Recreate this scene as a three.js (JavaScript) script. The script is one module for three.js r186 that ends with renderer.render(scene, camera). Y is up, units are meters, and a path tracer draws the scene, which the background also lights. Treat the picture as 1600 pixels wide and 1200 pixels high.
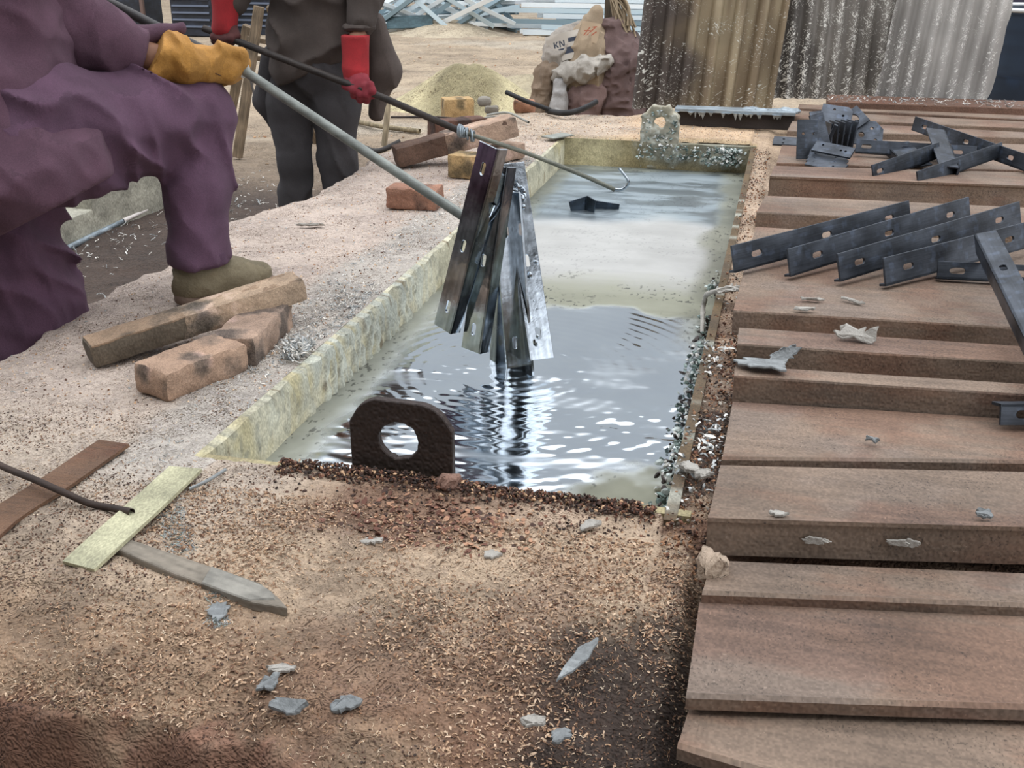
import * as THREE from 'three';
import { mergeGeometries } from 'three/addons/utils/BufferGeometryUtils.js';
import { RoundedBoxGeometry } from 'three/addons/geometries/RoundedBoxGeometry.js';

// ---------------------------------------------------------------- camera, sky, exposure
const FOCAL = 1700, EYE = new THREE.Vector3(0, 0.85, 0), PITCH = -22.725, YAW = 13.84;   // y = 0 is the top of the hearth round the kettle
const camera = new THREE.PerspectiveCamera(2 * Math.atan(600 / FOCAL) * 180 / Math.PI, 4 / 3, 0.05, 200);
camera.position.copy(EYE);
camera.rotation.set(PITCH * Math.PI / 180, YAW * Math.PI / 180, 0, 'YXZ');
camera.updateMatrixWorld(true);
const scene = new THREE.Scene();
const renderer = new THREE.WebGLRenderer();
renderer.toneMapping = THREE.LinearToneMapping;
renderer.toneMappingExposure = 1.45;
renderer.shadowMap.enabled = true;
const SKY_ZENITH = 2.05;
{ // overcast daylight: three times brighter overhead than at the horizon
  const w = 64, h = 32, d = new Float32Array(w * h * 4);
  for (let y = 0; y < h; y++) for (let x = 0; x < w; x++) {
    const e = Math.max(0, Math.sin(((y + .5) / h - .5) * Math.PI)), L = SKY_ZENITH * (1 + 2 * e) / 3, o = (y * w + x) * 4;
    d[o] = L * .97; d[o + 1] = L; d[o + 2] = L * 1.05; d[o + 3] = 1;
  }
  const t = new THREE.DataTexture(d, w, h, THREE.RGBAFormat, THREE.FloatType);
  t.mapping = THREE.EquirectangularReflectionMapping; t.magFilter = t.minFilter = THREE.LinearFilter; t.needsUpdate = true;
  scene.background = t; scene.environment = t;
}

// ---------------------------------------------------------------- helpers
const V = (x, y, z) => new THREE.Vector3(x, y, z), { clamp, lerp, smoothstep } = THREE.MathUtils;
const sst = (a, b, x) => (a < b ? smoothstep(x, a, b) : 1 - smoothstep(x, b, a));
const CX = V(1, 0, 0).applyQuaternion(camera.quaternion), CY = V(0, 1, 0).applyQuaternion(camera.quaternion), CZ = V(0, 0, -1).applyQuaternion(camera.quaternion);
const ray = (px, py) => CZ.clone().addScaledVector(CX, (px - 800) / FOCAL).addScaledVector(CY, -(py - 600) / FOCAL);
const at = (px, py, Y = 0) => { const d = ray(px, py); return EYE.clone().addScaledVector(d, (Y - EYE.y) / d.y); };      // on the level Y
const atZ = (px, py, Z) => { const d = ray(px, py); return EYE.clone().addScaledVector(d, Z / d.z); };                  // on the upright plane z = Z
const atX = (px, py, X) => { const d = ray(px, py); return EYE.clone().addScaledVector(d, X / d.x); };
const far = (px, py, depth) => EYE.clone().addScaledVector(ray(px, py), depth);                                        // at a distance along the view
let seed = 7; const rnd = () => { seed = (seed + 0x6d2b79f5) | 0; let t = Math.imul(seed ^ (seed >>> 15), 1 | seed); t = (t + Math.imul(t ^ (t >>> 7), 61 | t)) ^ t; return ((t ^ (t >>> 14)) >>> 0) / 4294967296; };
const R = (a, b) => a + (b - a) * rnd();
const reseed = (n) => { seed = n * 7919 + 13; };
const hash3 = (x, y, z) => { let h = Math.imul(x, 374761393) ^ Math.imul(y, 668265263) ^ Math.imul(z, 1274126177); h = Math.imul(h ^ (h >>> 13), 1274126177); h ^= h >>> 16; h = Math.imul(h, 2246822519); return ((h ^ (h >>> 13)) >>> 0) / 4294967296; };
const fade = (t) => t * t * (3 - 2 * t);
function n2(x, y, s = 0) { const i = Math.floor(x), j = Math.floor(y), u = fade(x - i), v = fade(y - j); return lerp(lerp(hash3(i, j, s), hash3(i + 1, j, s), u), lerp(hash3(i, j + 1, s), hash3(i + 1, j + 1, s), u), v); }
function n3(x, y, z) {
  const i = Math.floor(x), j = Math.floor(y), k = Math.floor(z), u = fade(x - i), v = fade(y - j), w = fade(z - k);
  return lerp(lerp(lerp(hash3(i, j, k), hash3(i + 1, j, k), u), lerp(hash3(i, j + 1, k), hash3(i + 1, j + 1, k), u), v), lerp(lerp(hash3(i, j, k + 1), hash3(i + 1, j, k + 1), u), lerp(hash3(i, j + 1, k + 1), hash3(i + 1, j + 1, k + 1), u), v), w);
}
const f2 = (x, y, o = 4, s = 0) => { let a = .5, t = 0, n = 0; for (let k = 0; k < o; k++) { t += a * n2(x, y, s + k * 17); n += a; a *= .5; x = x * 2.03 + 5.1; y = y * 2.03 + 1.7; } return t / n; };
const f3 = (x, y, z, o = 3) => { let a = .5, t = 0, n = 0; for (let k = 0; k < o; k++) { t += a * n3(x, y, z); n += a; a *= .5; x = x * 2.03 + 3.1; y = y * 2.03 + 1.7; z = z * 2.03 + 7.7; } return t / n; };
// noise that repeats: u, v in 0..1, f whole cells across
function tn(u, v, fu, fv, s = 0) {
  const x = u * fu, y = v * fv, i = Math.floor(x), j = Math.floor(y), a = fade(x - i), b = fade(y - j), I = ((i % fu) + fu) % fu, J = ((j % fv) + fv) % fv, I1 = (I + 1) % fu, J1 = (J + 1) % fv;
  return lerp(lerp(hash3(I, J, s), hash3(I1, J, s), a), lerp(hash3(I, J1, s), hash3(I1, J1, s), a), b);
}
const tf = (u, v, f, o = 4, s = 0) => { let a = .5, t = 0, n = 0; for (let k = 0; k < o; k++) { t += a * tn(u, v, f, f, s + k * 13); n += a; a *= .5; f *= 2; } return t / n; };
const lin = (c) => { c /= 255; return c <= .04045 ? c / 12.92 : ((c + .055) / 1.055) ** 2.4; };
const rgb = (r, g, b) => new THREE.Color(lin(r), lin(g), lin(b));
// paint(w, h, (u, v) => [r, g, b] in sRGB 0..255, optional second value for relief): textures
function paint(w, h, fn, { srgb = true, wrap = true } = {}) {
  const d = new Uint8Array(w * h * 4);
  for (let y = 0, o = 0; y < h; y++) for (let x = 0; x < w; x++, o += 4) {
    const c = fn((x + .5) / w, (y + .5) / h);
    if (typeof c === 'number') { d[o] = d[o + 1] = d[o + 2] = clamp(c, 0, 1) * 255; } else { d[o] = clamp(c[0], 0, 255); d[o + 1] = clamp(c[1], 0, 255); d[o + 2] = clamp(c[2], 0, 255); }
    d[o + 3] = 255;
  }
  const t = new THREE.DataTexture(d, w, h, THREE.RGBAFormat);
  t.magFilter = THREE.LinearFilter; t.minFilter = THREE.LinearMipmapLinearFilter; t.generateMipmaps = true;
  t.wrapS = t.wrapT = wrap ? THREE.RepeatWrapping : THREE.ClampToEdgeWrapping;
  if (srgb) t.colorSpace = THREE.SRGBColorSpace;
  t.needsUpdate = true; return t;
}
const std = (o) => new THREE.MeshStandardMaterial(o);
const names = new Map();
function numbered(n) { const k = names.get(n) ?? 0; names.set(n, k + 1); return k ? `${n}_${String(k).padStart(3, '0')}` : n; }
function tag(o, label, category, group, kind) { if (label) o.userData.label = label; if (category) o.userData.category = category; if (group) o.userData.group = group; if (kind) o.userData.kind = kind; return o; }
function mesh(name, g, m, parent = scene) { const o = new THREE.Mesh(g, m); o.name = parent === scene ? numbered(name) : numberedIn(parent, name); o.castShadow = o.receiveShadow = true; parent.add(o); return o; }
function numberedIn(p, n) { p.userData._n ??= {}; const k = p.userData._n[n] ?? 0; p.userData._n[n] = k + 1; return k ? `${n}_${String(k).padStart(3, '0')}` : n; }
function thing(name, pos, label, category, group) { const o = new THREE.Group(); o.name = numbered(name); if (pos) o.position.copy(pos); scene.add(o); return tag(o, label, category, group); }
const struct = (name, g, m, label) => tag(mesh(name, g, m), label, null, null, 'structure');
const merge = (list) => mergeGeometries(list.map((g) => { const h = g.index ? g.toNonIndexed() : g; for (const k of Object.keys(h.attributes)) if (!['position', 'normal', 'uv', 'color'].includes(k)) h.deleteAttribute(k); return h; }));
// uv in metres by the way each face looks
function boxUV(g, s = 1, off = 0) {
  g = g.index ? g.toNonIndexed() : g; const p = g.attributes.position, n = p.count, uv = new Float32Array(n * 2), a = V(), b = V(), c = V();
  for (let i = 0; i < n; i += 3) {
    a.fromBufferAttribute(p, i); b.fromBufferAttribute(p, i + 1); c.fromBufferAttribute(p, i + 2);
    const m = b.clone().sub(a).cross(c.clone().sub(a)), ax = Math.abs(m.x), ay = Math.abs(m.y), az = Math.abs(m.z);
    [a, b, c].forEach((q, k) => { const [u, v] = ax > ay && ax > az ? [q.z, q.y] : ay > az ? [q.x, q.z] : [q.x, q.y]; uv[(i + k) * 2] = u / s + off; uv[(i + k) * 2 + 1] = v / s + off * 1.7; });
  }
  g.setAttribute('uv', new THREE.BufferAttribute(uv, 2)); if (!g.attributes.normal) g.computeVertexNormals(); return g;
}
function colorBy(g, fn) { const p = g.attributes.position, c = new Float32Array(p.count * 3); for (let i = 0; i < p.count; i++) { const k = fn(p.getX(i), p.getY(i), p.getZ(i)); c[i * 3] = k.r; c[i * 3 + 1] = k.g; c[i * 3 + 2] = k.b; } g.setAttribute('color', new THREE.BufferAttribute(c, 3)); return g; }
const bar = (a, b, r, seg = 10) => { const d = b.clone().sub(a), g = new THREE.CylinderGeometry(r, r, d.length(), seg, 1); g.applyQuaternion(new THREE.Quaternion().setFromUnitVectors(V(0, 1, 0), d.clone().normalize())); g.translate(...a.clone().add(b).multiplyScalar(.5).toArray()); return g; };
const tube = (pts, r, n = 40, seg = 8) => new THREE.TubeGeometry(new THREE.CatmullRomCurve3(pts), n, r, seg, false);
const box = (w, h, d, r = .003, s = 2) => new RoundedBoxGeometry(w, h, d, s, Math.min(r, w / 2.01, h / 2.01, d / 2.01));
// a frame from its x axis and a rough y axis
function basis(x, y) { x = x.clone().normalize(); const z = x.clone().cross(y).normalize(), yy = z.clone().cross(x); return new THREE.Matrix4().makeBasis(x, yy, z); }
function jitter(g, amp, freq, sd = 0) { // uneven, chipped surfaces: the same shift wherever vertices share a place
  const p = g.attributes.position; for (let i = 0; i < p.count; i++) { const x = p.getX(i), y = p.getY(i), z = p.getZ(i), q = freq; p.setXYZ(i, x + (f3(x * q + sd, y * q, z * q) - .5) * 2 * amp, y + (f3(x * q, y * q + 31 + sd, z * q) - .5) * 2 * amp, z + (f3(x * q, y * q, z * q + 57 + sd) - .5) * 2 * amp); }
  g.computeVertexNormals(); return g;
}
// a closed skin round a signed distance field (surface nets)
function skin(sdf, lo, hi, cell) {
  const nx = Math.ceil((hi.x - lo.x) / cell) + 1, ny = Math.ceil((hi.y - lo.y) / cell) + 1, nz = Math.ceil((hi.z - lo.z) / cell) + 1, F = new Float32Array(nx * ny * nz), I = (i, j, k) => i + nx * (j + ny * k);
  for (let k = 0, o = 0; k < nz; k++) for (let j = 0; j < ny; j++) for (let i = 0; i < nx; i++, o++) F[o] = sdf(lo.x + i * cell, lo.y + j * cell, lo.z + k * cell);
  const id = new Int32Array(nx * ny * nz).fill(-1), pos = [], idx = [];
  for (let k = 0; k < nz - 1; k++) for (let j = 0; j < ny - 1; j++) for (let i = 0; i < nx - 1; i++) {
    let m = 0, sx = 0, sy = 0, sz = 0, n = 0; const f = [];
    for (let c = 0; c < 8; c++) { const v = F[I(i + (c & 1), j + ((c >> 1) & 1), k + (c >> 2))]; f.push(v); if (v < 0) m |= 1 << c; }
    if (m === 0 || m === 255) continue;
    for (let c = 0; c < 8; c++) for (const b of [1, 2, 4]) if (!(c & b) && (f[c] < 0) !== (f[c | b] < 0)) { const t = f[c] / (f[c] - f[c | b]); sx += (c & 1) + (b === 1 ? t : 0); sy += ((c >> 1) & 1) + (b === 2 ? t : 0); sz += (c >> 2) + (b === 4 ? t : 0); n++; }
    id[I(i, j, k)] = pos.length / 3; pos.push(lo.x + (i + sx / n) * cell, lo.y + (j + sy / n) * cell, lo.z + (k + sz / n) * cell);
  }
  const quad = (a, b, c, d, flip) => { if (a < 0 || b < 0 || c < 0 || d < 0) return; if (flip) idx.push(a, c, b, a, d, c); else idx.push(a, b, c, a, c, d); };
  for (let k = 1; k < nz - 1; k++) for (let j = 1; j < ny - 1; j++) for (let i = 1; i < nx - 1; i++) {
    const s = F[I(i, j, k)] < 0;
    if (s !== F[I(i + 1, j, k)] < 0) quad(id[I(i, j - 1, k - 1)], id[I(i, j, k - 1)], id[I(i, j, k)], id[I(i, j - 1, k)], !s);
    if (s !== F[I(i, j + 1, k)] < 0) quad(id[I(i - 1, j, k - 1)], id[I(i - 1, j, k)], id[I(i, j, k)], id[I(i, j, k - 1)], !s);
    if (s !== F[I(i, j, k + 1)] < 0) quad(id[I(i - 1, j - 1, k)], id[I(i, j - 1, k)], id[I(i, j, k)], id[I(i - 1, j, k)], !s);
  }
  const g = new THREE.BufferGeometry(); g.setAttribute('position', new THREE.Float32BufferAttribute(pos, 3)); g.setIndex(idx); g.computeVertexNormals(); return g;
}
const smin = (a, b, k) => { const h = Math.max(k - Math.abs(a - b), 0) / k; return Math.min(a, b) - h * h * k * .25; };
// tapered limbs from joint to joint: [a, b, ra, rb, (axis, squash)]
function limbs(list, k = .03) {
  const L = list.map(([a, b, ra, rb, ax, sq]) => { const d = b.clone().sub(a); return [a.x, a.y, a.z, d.x, d.y, d.z, 1 / Math.max(d.lengthSq(), 1e-9), ra, rb - ra, ax, sq]; });
  return (x, y, z) => {
    let v = 9;
    for (const [ax, ay, az, dx, dy, dz, il, ra, dr, n, sq] of L) {
      const px = x - ax, py = y - ay, pz = z - az, t = Math.min(1, Math.max(0, (px * dx + py * dy + pz * dz) * il));
      let ox = px - dx * t, oy = py - dy * t, oz = pz - dz * t;
      if (n) { const c = (ox * n.x + oy * n.y + oz * n.z) * (sq - 1); ox += n.x * c; oy += n.y * c; oz += n.z * c; }
      v = smin(v, Math.sqrt(ox * ox + oy * oy + oz * oz) - ra - dr * t, k);
    }
    return v;
  };
}
// ---------------------------------------------------------------- what surfaces are made of
const ashMap = paint(2048, 2048, (u, v) => {
  const w = (tn(u, v, 40, 40, 3) - .5) * .012, a = tf(u + w, v - w, 7, 5, 1), b = tf(u, v, 60, 3, 5), fib = tn(u + w * 2, v + w, 260, 340, 9), cl = tf(u, v, 9, 3, 21), cl2 = tf(u, v, 13, 3, 44);
  let k = .9 + .2 * (a - .5) + .2 * (b - .5) + .14 * (fib - .5), r = 1, g = 1, bl = 1;
  const dark = sst(.7, .86, tn(u - w, v + w * 3, 290, 330, 11) * .7 + cl * .42); k *= 1 - .42 * dark; g -= .06 * dark; bl -= .12 * dark;
  const light = sst(.68, .82, tn(u + w * 3, v, 310, 250, 14) * .72 + cl2 * .34); k += .12 * light; bl += .05 * light;
  return [255 * k * r, 255 * k * g, 255 * k * bl];
});
const ashBump = paint(2048, 2048, (u, v) => { const w = (tn(u, v, 40, 40, 3) - .5) * .012; return .2 + .3 * tf(u + w, v - w, 30, 4, 51) + .3 * tn(u + w, v, 210, 150, 14) + .2 * tn(u - w, v + w * 3, 190, 230, 11); }, { srgb: false });
const grit = paint(1024, 1024, (u, v) => tf(u, v, 24, 6, 3), { srgb: false });
const rustMap = paint(2048, 1024, (u, v) => {
  const a = tf(u, v, 5, 5, 2), s = tn(u, v, 6, 90, 8) * .6 + tn(u, v, 14, 200, 9) * .4, f = tn(u, v, 300, 240, 4), red = sst(.5, .72, tf(u, v, 4, 5, 31) + .12 * (s - .5)), pale = sst(.52, .75, tf(u, v, 6, 5, 61));
  let k = .74 + .34 * (a - .5) + .16 * (s - .5) + .16 * (f - .5);
  const sp = tn(u, v, 420, 300, 71) > .93 && tf(u, v, 12, 2, 3) > .5 ? .2 : 0, dk = sst(.78, .92, tn(u, v, 420, 330, 77)) * sst(.45, .65, tf(u, v, 8, 3, 5)) * .22;
  k += sp - dk;
  k += .1 - .07 * red; return [255 * k, 255 * k * (.97 - .075 * red + .02 * pale), 255 * k * (.93 - .1 * red + .05 * pale)];
});
const rustRel = paint(1024, 1024, (u, v) => .5 * tf(u, v, 40, 5, 3) + .5 * tn(u, v, 220, 220, 9), { srgb: false });
const rustSteel = std({ color: rgb(143, 126, 113), map: rustMap, bumpMap: rustRel, bumpScale: .0016, roughness: .82 });
const rustDark = std({ color: rgb(122, 94, 80), map: rustMap, bumpMap: rustRel, bumpScale: .002, roughness: .85 });
const scaleMap = paint(1024, 1024, (u, v) => { const a = tf(u, v, 6, 5, 5), s = tn(u, v, 8, 160, 2), p = sst(.58, .78, tf(u, v, 14, 4, 9)); const k = .62 + .5 * (a - .5) + .12 * (s - .5); return [255 * (k + .12 * p), 255 * (k + .14 * p), 255 * (k + .17 * p)]; });
const blackSteel = std({ color: rgb(104, 111, 122), map: scaleMap, roughness: .44, metalness: .6, bumpMap: grit, bumpScale: .0005 });       // mill scale
const zincMap = paint(1024, 1024, (u, v) => { const a = tf(u, v, 5, 5, 3), b = tn(u + (a - .5) * .06, v, 10, 60, 6), c = tf(u, v, 30, 3, 8); const k = .78 + .34 * (a - .5) + .14 * (b - .5) + .14 * (c - .5); return [255 * k * .97, 255 * k, 255 * k * 1.03]; });
const zincRough = paint(1024, 1024, (u, v) => { const a = tf(u, v, 6, 5, 33), b = tn(u, v, 12, 70, 6); return .3 + .7 * clamp((a - .35) * 1.5 + .2 * (b - .5), 0, 1); }, { srgb: false });
const wetZinc = std({ color: rgb(240, 243, 245), map: zincMap, metalness: 1, roughness: .32, roughnessMap: zincRough, bumpMap: grit, bumpScale: .00025 });
const oldZinc = std({ color: rgb(196, 203, 205), map: zincMap, metalness: .55, roughness: .55, bumpMap: grit, bumpScale: .0008 });
const zincFlake = std({ color: rgb(172, 171, 166), map: zincMap, metalness: 0, roughness: .65, bumpMap: grit, bumpScale: .003 });
const brickMap = paint(1024, 1024, (u, v) => { const a = tf(u, v, 5, 5, 5), darkPatch = sst(.5, .74, tf(u, v, 5, 5, 41)), w = sst(.6, .75, tf(u, v, 8, 4, 17)), f = tn(u, v, 230, 230, 3); let k = .8 + .34 * (a - .5) + .2 * (f - .5) - .34 * darkPatch + .12 * w; return [255 * k, 255 * k * (.96 + .04 * darkPatch), 255 * k * (.92 + .08 * darkPatch + .04 * w)]; });
const brickMat = (r, g, b) => std({ color: rgb(r, g, b), map: brickMap, bumpMap: grit, bumpScale: .004, roughness: .95 });
const woodMap = paint(1024, 1024, (u, v) => { const w = (tf(u, v, 4, 3, 2) - .5) * .05, g = tn(u + w, v, 60, 4, 3) * .6 + tn(u + w, v, 180, 8, 5) * .4, a = tf(u, v, 6, 4, 9); const k = .72 + .36 * (g - .5) + .3 * (a - .5); return [255 * k, 255 * k * .95, 255 * k * .88]; });
const clothBump = paint(1024, 1024, (u, v) => { const x = Math.sin(u * Math.PI * 2 * 170), y = Math.sin(v * Math.PI * 2 * 170); return .35 + .12 * x * y + .35 * tf(u, v, 12, 4, 3) + .12 * tn(u, v, 200, 200, 5); }, { srgb: false });
const clothMap = paint(1024, 1024, (u, v) => { const a = tf(u, v, 4, 5, 3), f = tn(u, v, 300, 300, 6); const k = .82 + .3 * (a - .5) + .12 * (f - .5); return [255 * k, 255 * k, 255 * k]; });
const cloth = (r, g, b, o = {}) => std({ color: rgb(r, g, b), map: clothMap, bumpMap: clothBump, bumpScale: .0022, roughness: .93, ...o });

// ---------------------------------------------------------------- the shed
const KX0 = -.925, KX1 = -.126, KZ0 = -4.72, KZ1 = -1.54, ZINC = -.11, FLOOR = -.5;   // the bath inside the kettle, its surface, the shed floor
{ // trodden earth floor
  const xs = [], zs = [];
  for (let x = -30; x < -6; x += .8) xs.push(x); for (let x = -6; x < 4; x += .035) xs.push(x); for (let x = 4; x <= 30; x += .8) xs.push(x);
  for (let z = 10; z > -1.2; z -= .4) zs.push(z); for (let z = -1.2; z > -9; z -= .03) zs.push(z); for (let z = -9; z > -19; z -= .07) zs.push(z); for (let z = -19; z >= -45; z -= 1) zs.push(z);
  const pos = [], uv = [], col = [], idx = [], nx = xs.length;
  const sand = rgb(176, 158, 134), dark = rgb(74, 60, 51), mid = rgb(158, 140, 118), pale = rgb(188, 180, 164), c = new THREE.Color();
  for (const z of zs) for (const x of xs) {
    const near = Math.abs(x) < 7 && z > -19 && z < 0, a = near ? f2(x * 2.2, z * 2.2, 4, 3) : .5, tr = near ? f2(x * .5 + z * .08, z * 5, 3, 9) : .5;
    pos.push(x, FLOOR + (near ? (a - .5) * .05 + (tr - .5) * .06 * sst(-6.5, -8, z) + (f2(x * 14, z * 14, 2, 5) - .5) * .014 : -.01), z); uv.push(x / 1.1, z / 1.1);
    const walk = sst(-5.0, -7.4, z + 1.2 * (f2(x * .9, z * .9, 3, 8) - .5)), side = sst(-5.2, -3.4, x);
    c.copy(dark).lerp(mid, walk).lerp(sand, sst(-6.8, -9, z + 1.6 * (f2(x, z, 3, 2) - .5)) * .95).lerp(pale, sst(.55, .75, f2(x * .7, z * 1.6, 4, 77)) * .5 * walk).lerp(dark, sst(.62, .76, f2(x * 1.1, z * 4, 4, 55)) * .35);
    col.push(c.r, c.g, c.b);
  }
  for (let j = 0; j < zs.length - 1; j++) for (let i = 0; i < nx - 1; i++) { const a = j * nx + i; idx.push(a, a + 1, a + nx + 1, a, a + nx + 1, a + nx); }
  const g = new THREE.BufferGeometry(); g.setAttribute('position', new THREE.Float32BufferAttribute(pos, 3)); g.setAttribute('uv', new THREE.Float32BufferAttribute(uv, 2)); g.setAttribute('color', new THREE.Float32BufferAttribute(col, 3)); g.setIndex(idx); g.computeVertexNormals();
  struct('floor', g, std({ vertexColors: true, map: ashMap, bumpMap: ashBump, bumpScale: .012, roughness: .97 }), 'brown trodden earth floor of the shed');
}
{ // roof over the photographer's side, its back wall, and an added pale wall across the yard: all out of the frame, shaped to shade the front and show in the metal
  const dull = std({ color: rgb(92, 88, 84), roughness: .9 }), pale = std({ color: rgb(178, 184, 190), roughness: .85 });
  const slab = (w, h, d, x, y, z) => { const g = new THREE.BoxGeometry(w, h, d); g.translate(x, y, z); return boxUV(g); };
  struct('ceiling', slab(13, .2, 9.6, -3.5, 3.9, 5.6), dull, 'dark shed roof over the near side');
  struct('wall_back', slab(12, 4.4, .2, -4, 1.6, 10.3), dull, 'dark wall behind the near side of the shed');
  struct('wall_left', slab(.2, 4.4, 9.6, -9.9, 1.6, 5.6), dull, 'dark side wall of the shed');
  for (const z of [5.6, 10.2]) { const c = box(.25, 4.3, .25, .01); c.translate(2.8, 1.65, z); struct('column', boxUV(c), dull, 'steel column carrying the shed roof'); }
  struct('added_wall_far', slab(60, 12.6, .3, 0, 5.7, -22), pale, 'unseen pale grey wall added across the yard for the zinc to mirror');
}

// ---------------------------------------------------------------- the hearth of ash and brick round the kettle
const EDGE = [[-1.62, -.5], [-1.615, -1.9], [-1.64, -2.13], [-1.645, -2.4], [-1.635, -2.65], [-1.68, -3.05], [-1.66, -3.25], [-1.575, -3.5], [-1.59, -3.92], [-1.6, -4.48], [-1.6, -5.05], [-1.4, -5.42], [-.75, -5.52], [-.5, -5.72], [.2, -6.05], [1.9, -6.05], [1.9, -1.12], [.12, -1.13], [-.02, -1.1], [-.045, -.9], [-.12, -.82], [-.34, -.845], [-.44, -.865], [-.52, -.9], [-.6, -.885], [-.68, -.895], [-.8, -.89], [-.95, -.9], [-1.3, -.84], [-1.62, -.85]].slice(1);
function edgeDist(x, z) { // below zero inside the outline
  let d = 1e9, inside = false;
  for (let i = 0, j = EDGE.length - 1; i < EDGE.length; j = i++) {
    const [ax, az] = EDGE[j], [bx, bz] = EDGE[i], ex = bx - ax, ez = bz - az, t = clamp(((x - ax) * ex + (z - az) * ez) / (ex * ex + ez * ez), 0, 1), qx = x - ax - ex * t, qz = z - az - ez * t;
    d = Math.min(d, qx * qx + qz * qz); if ((az > z) !== (bz > z) && x < ex * (z - az) / ez + ax) inside = !inside;
  }
  return inside ? -Math.sqrt(d) : Math.sqrt(d);
}
function hearthTop(x, z) {
  let y = (f2(x * 3.1, z * 3.1, 3, 4) - .5) * .022 + (f2(x * 22, z * 22, 3, 14) - .5) * .011;
  const nearKettle = Math.min(Math.abs(x - KX0), 9) < .06 && z < KZ1 + .04 ? .35 : 1; y *= nearKettle;
  if (x > -.13) y = y * .6 - .012 - .02 * sst(-.07, -.02, x);
  y -= .07 * sst(-.085, -.05, x) * sst(-1.52, -1.36, z); const hollow = sst(.3, .02, Math.hypot((x + .06) * 1.0, (z + .93) * .8)); y -= .06 * hollow;
  y += (f2(x * 60, z * 60, 2, 24) - .5) * .009 * sst(-1.9, -1.2, z);
  return y;
}
function hearthY(x, z) { const d = edgeDist(x, z) + .05 * (f2(x * 6, z * 6, 3, 33) - .5) + .03 * (f2(x * 19, z * 19, 2, 36) - .5); const w = z > -1.2 ? .11 : .15; return hearthTop(x, z) - (.5 * sst(0, w, d)) - .02 * sst(-.09, 0, d) + (d > 0 ? (f2(x * 13, z * 13, 3, 40) - .5) * .12 * sst(0, .05, d) + (f2(x * 40, z * 40, 2, 41) - .5) * .03 * sst(0, .03, d) : 0); }
const HC = { pink: rgb(204, 179, 162), grey: rgb(182, 174, 164), tan: rgb(182, 159, 134), brown: rgb(150, 123, 98), rust: rgb(114, 80, 62), darkPatch: rgb(58, 46, 40), red: rgb(142, 105, 86), far: rgb(205, 176, 144), olive: rgb(170, 150, 104) };
function hearthColor(x, z, y = 0) {
  const c = new THREE.Color(), w = (s, k = 3) => f2(x * k, z * k, 4, s) - .5, a = w(3), b = w(13, 5);
  c.copy(HC.pink).lerp(HC.tan, sst(-1.95, -1.35, z + .5 * a)).lerp(HC.far, sst(-4.2, -5, z + .4 * a));
  c.lerp(HC.grey, sst(-1.16, -1.06, x + .14 * b + .05 * w(5, 20)) * sst(-1.28, -1.5, z + .22 * a) * sst(-4.6, -4, z) * .9 * (x < -.9 ? 1 : 0));
  c.lerp(HC.grey, sst(-1.0, -1.5, z) * sst(-.62, -.85, x + .3 * a) * sst(-.95, -1.3, z) * .5);
  const front = sst(-1.16, -1.0, z + .16 * a + .07 * b); c.lerp(HC.brown, front * .85);
  c.lerp(HC.rust, sst(.12, .26, w(21, 4) + .14 * w(22, 16)) * .4 * sst(-1.7, -1.2, z));
  c.lerp(HC.rust, sst(.17, .04, Math.hypot((x + .33) * .55, z + 1.03) + .16 * w(33, 11)) * .6);
  c.lerp(HC.rust, sst(.22, .08, Math.hypot((x + .52) * .9, (z + 1.43) * 1.5) + .14 * w(31, 12)) * .75);                          // rust flaked off the lug
  c.lerp(HC.darkPatch, sst(.12, .24, w(41, 9) + .2 * w(42, 30)) * .3 * sst(-1.5, -1.2, z));
  const sd = Math.hypot((x + .07) * 1.15, (z + .97) * .85) + .2 * w(51, 7) + .1 * w(52, 26); c.lerp(HC.darkPatch, sst(.27, .17, sd) * .95);   // corner coloured darker, its edge broken up by noise
  if (x > -.128 && x > -.128 + .3 * w(64, 18) * sst(-1.62, -1.5, z)) { c.lerp(HC.tan, .8 * sst(-1.25, -1.5, z)).lerp(HC.rust, (.25 + .6 * sst(-.12, .12, w(61, 10))) * sst(-3.0, -2.2, z) * sst(-1.2, -1.45, z)).lerp(HC.darkPatch, sst(.0, .16, w(62, 14)) * .75 * sst(-2.7, -2.1, z) * sst(-1.2, -1.45, z)).lerp(HC.darkPatch, sst(.3, .1, Math.abs(z + 1.93) + .2 * w(63, 12)) * .5); }
  const broken = x < -.1 && z > -1.3 ? edgeDist(x, z) + .1 * w(72, 8) + .08 * w(73, 24) : -1; if (broken > -.02) c.lerp(HC.red, sst(-.02, .01, broken) * .85).lerp(HC.rust, sst(-.05, .1, w(71, 14)) * .7);                       // raw baked clay where the edge has broken away
  c.lerp(HC.olive, .5 * sst(.1, .02, Math.abs(z + 4.78)) * (x > -1.05 && x < -.1 ? 1 : 0));
  return c;
}
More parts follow.
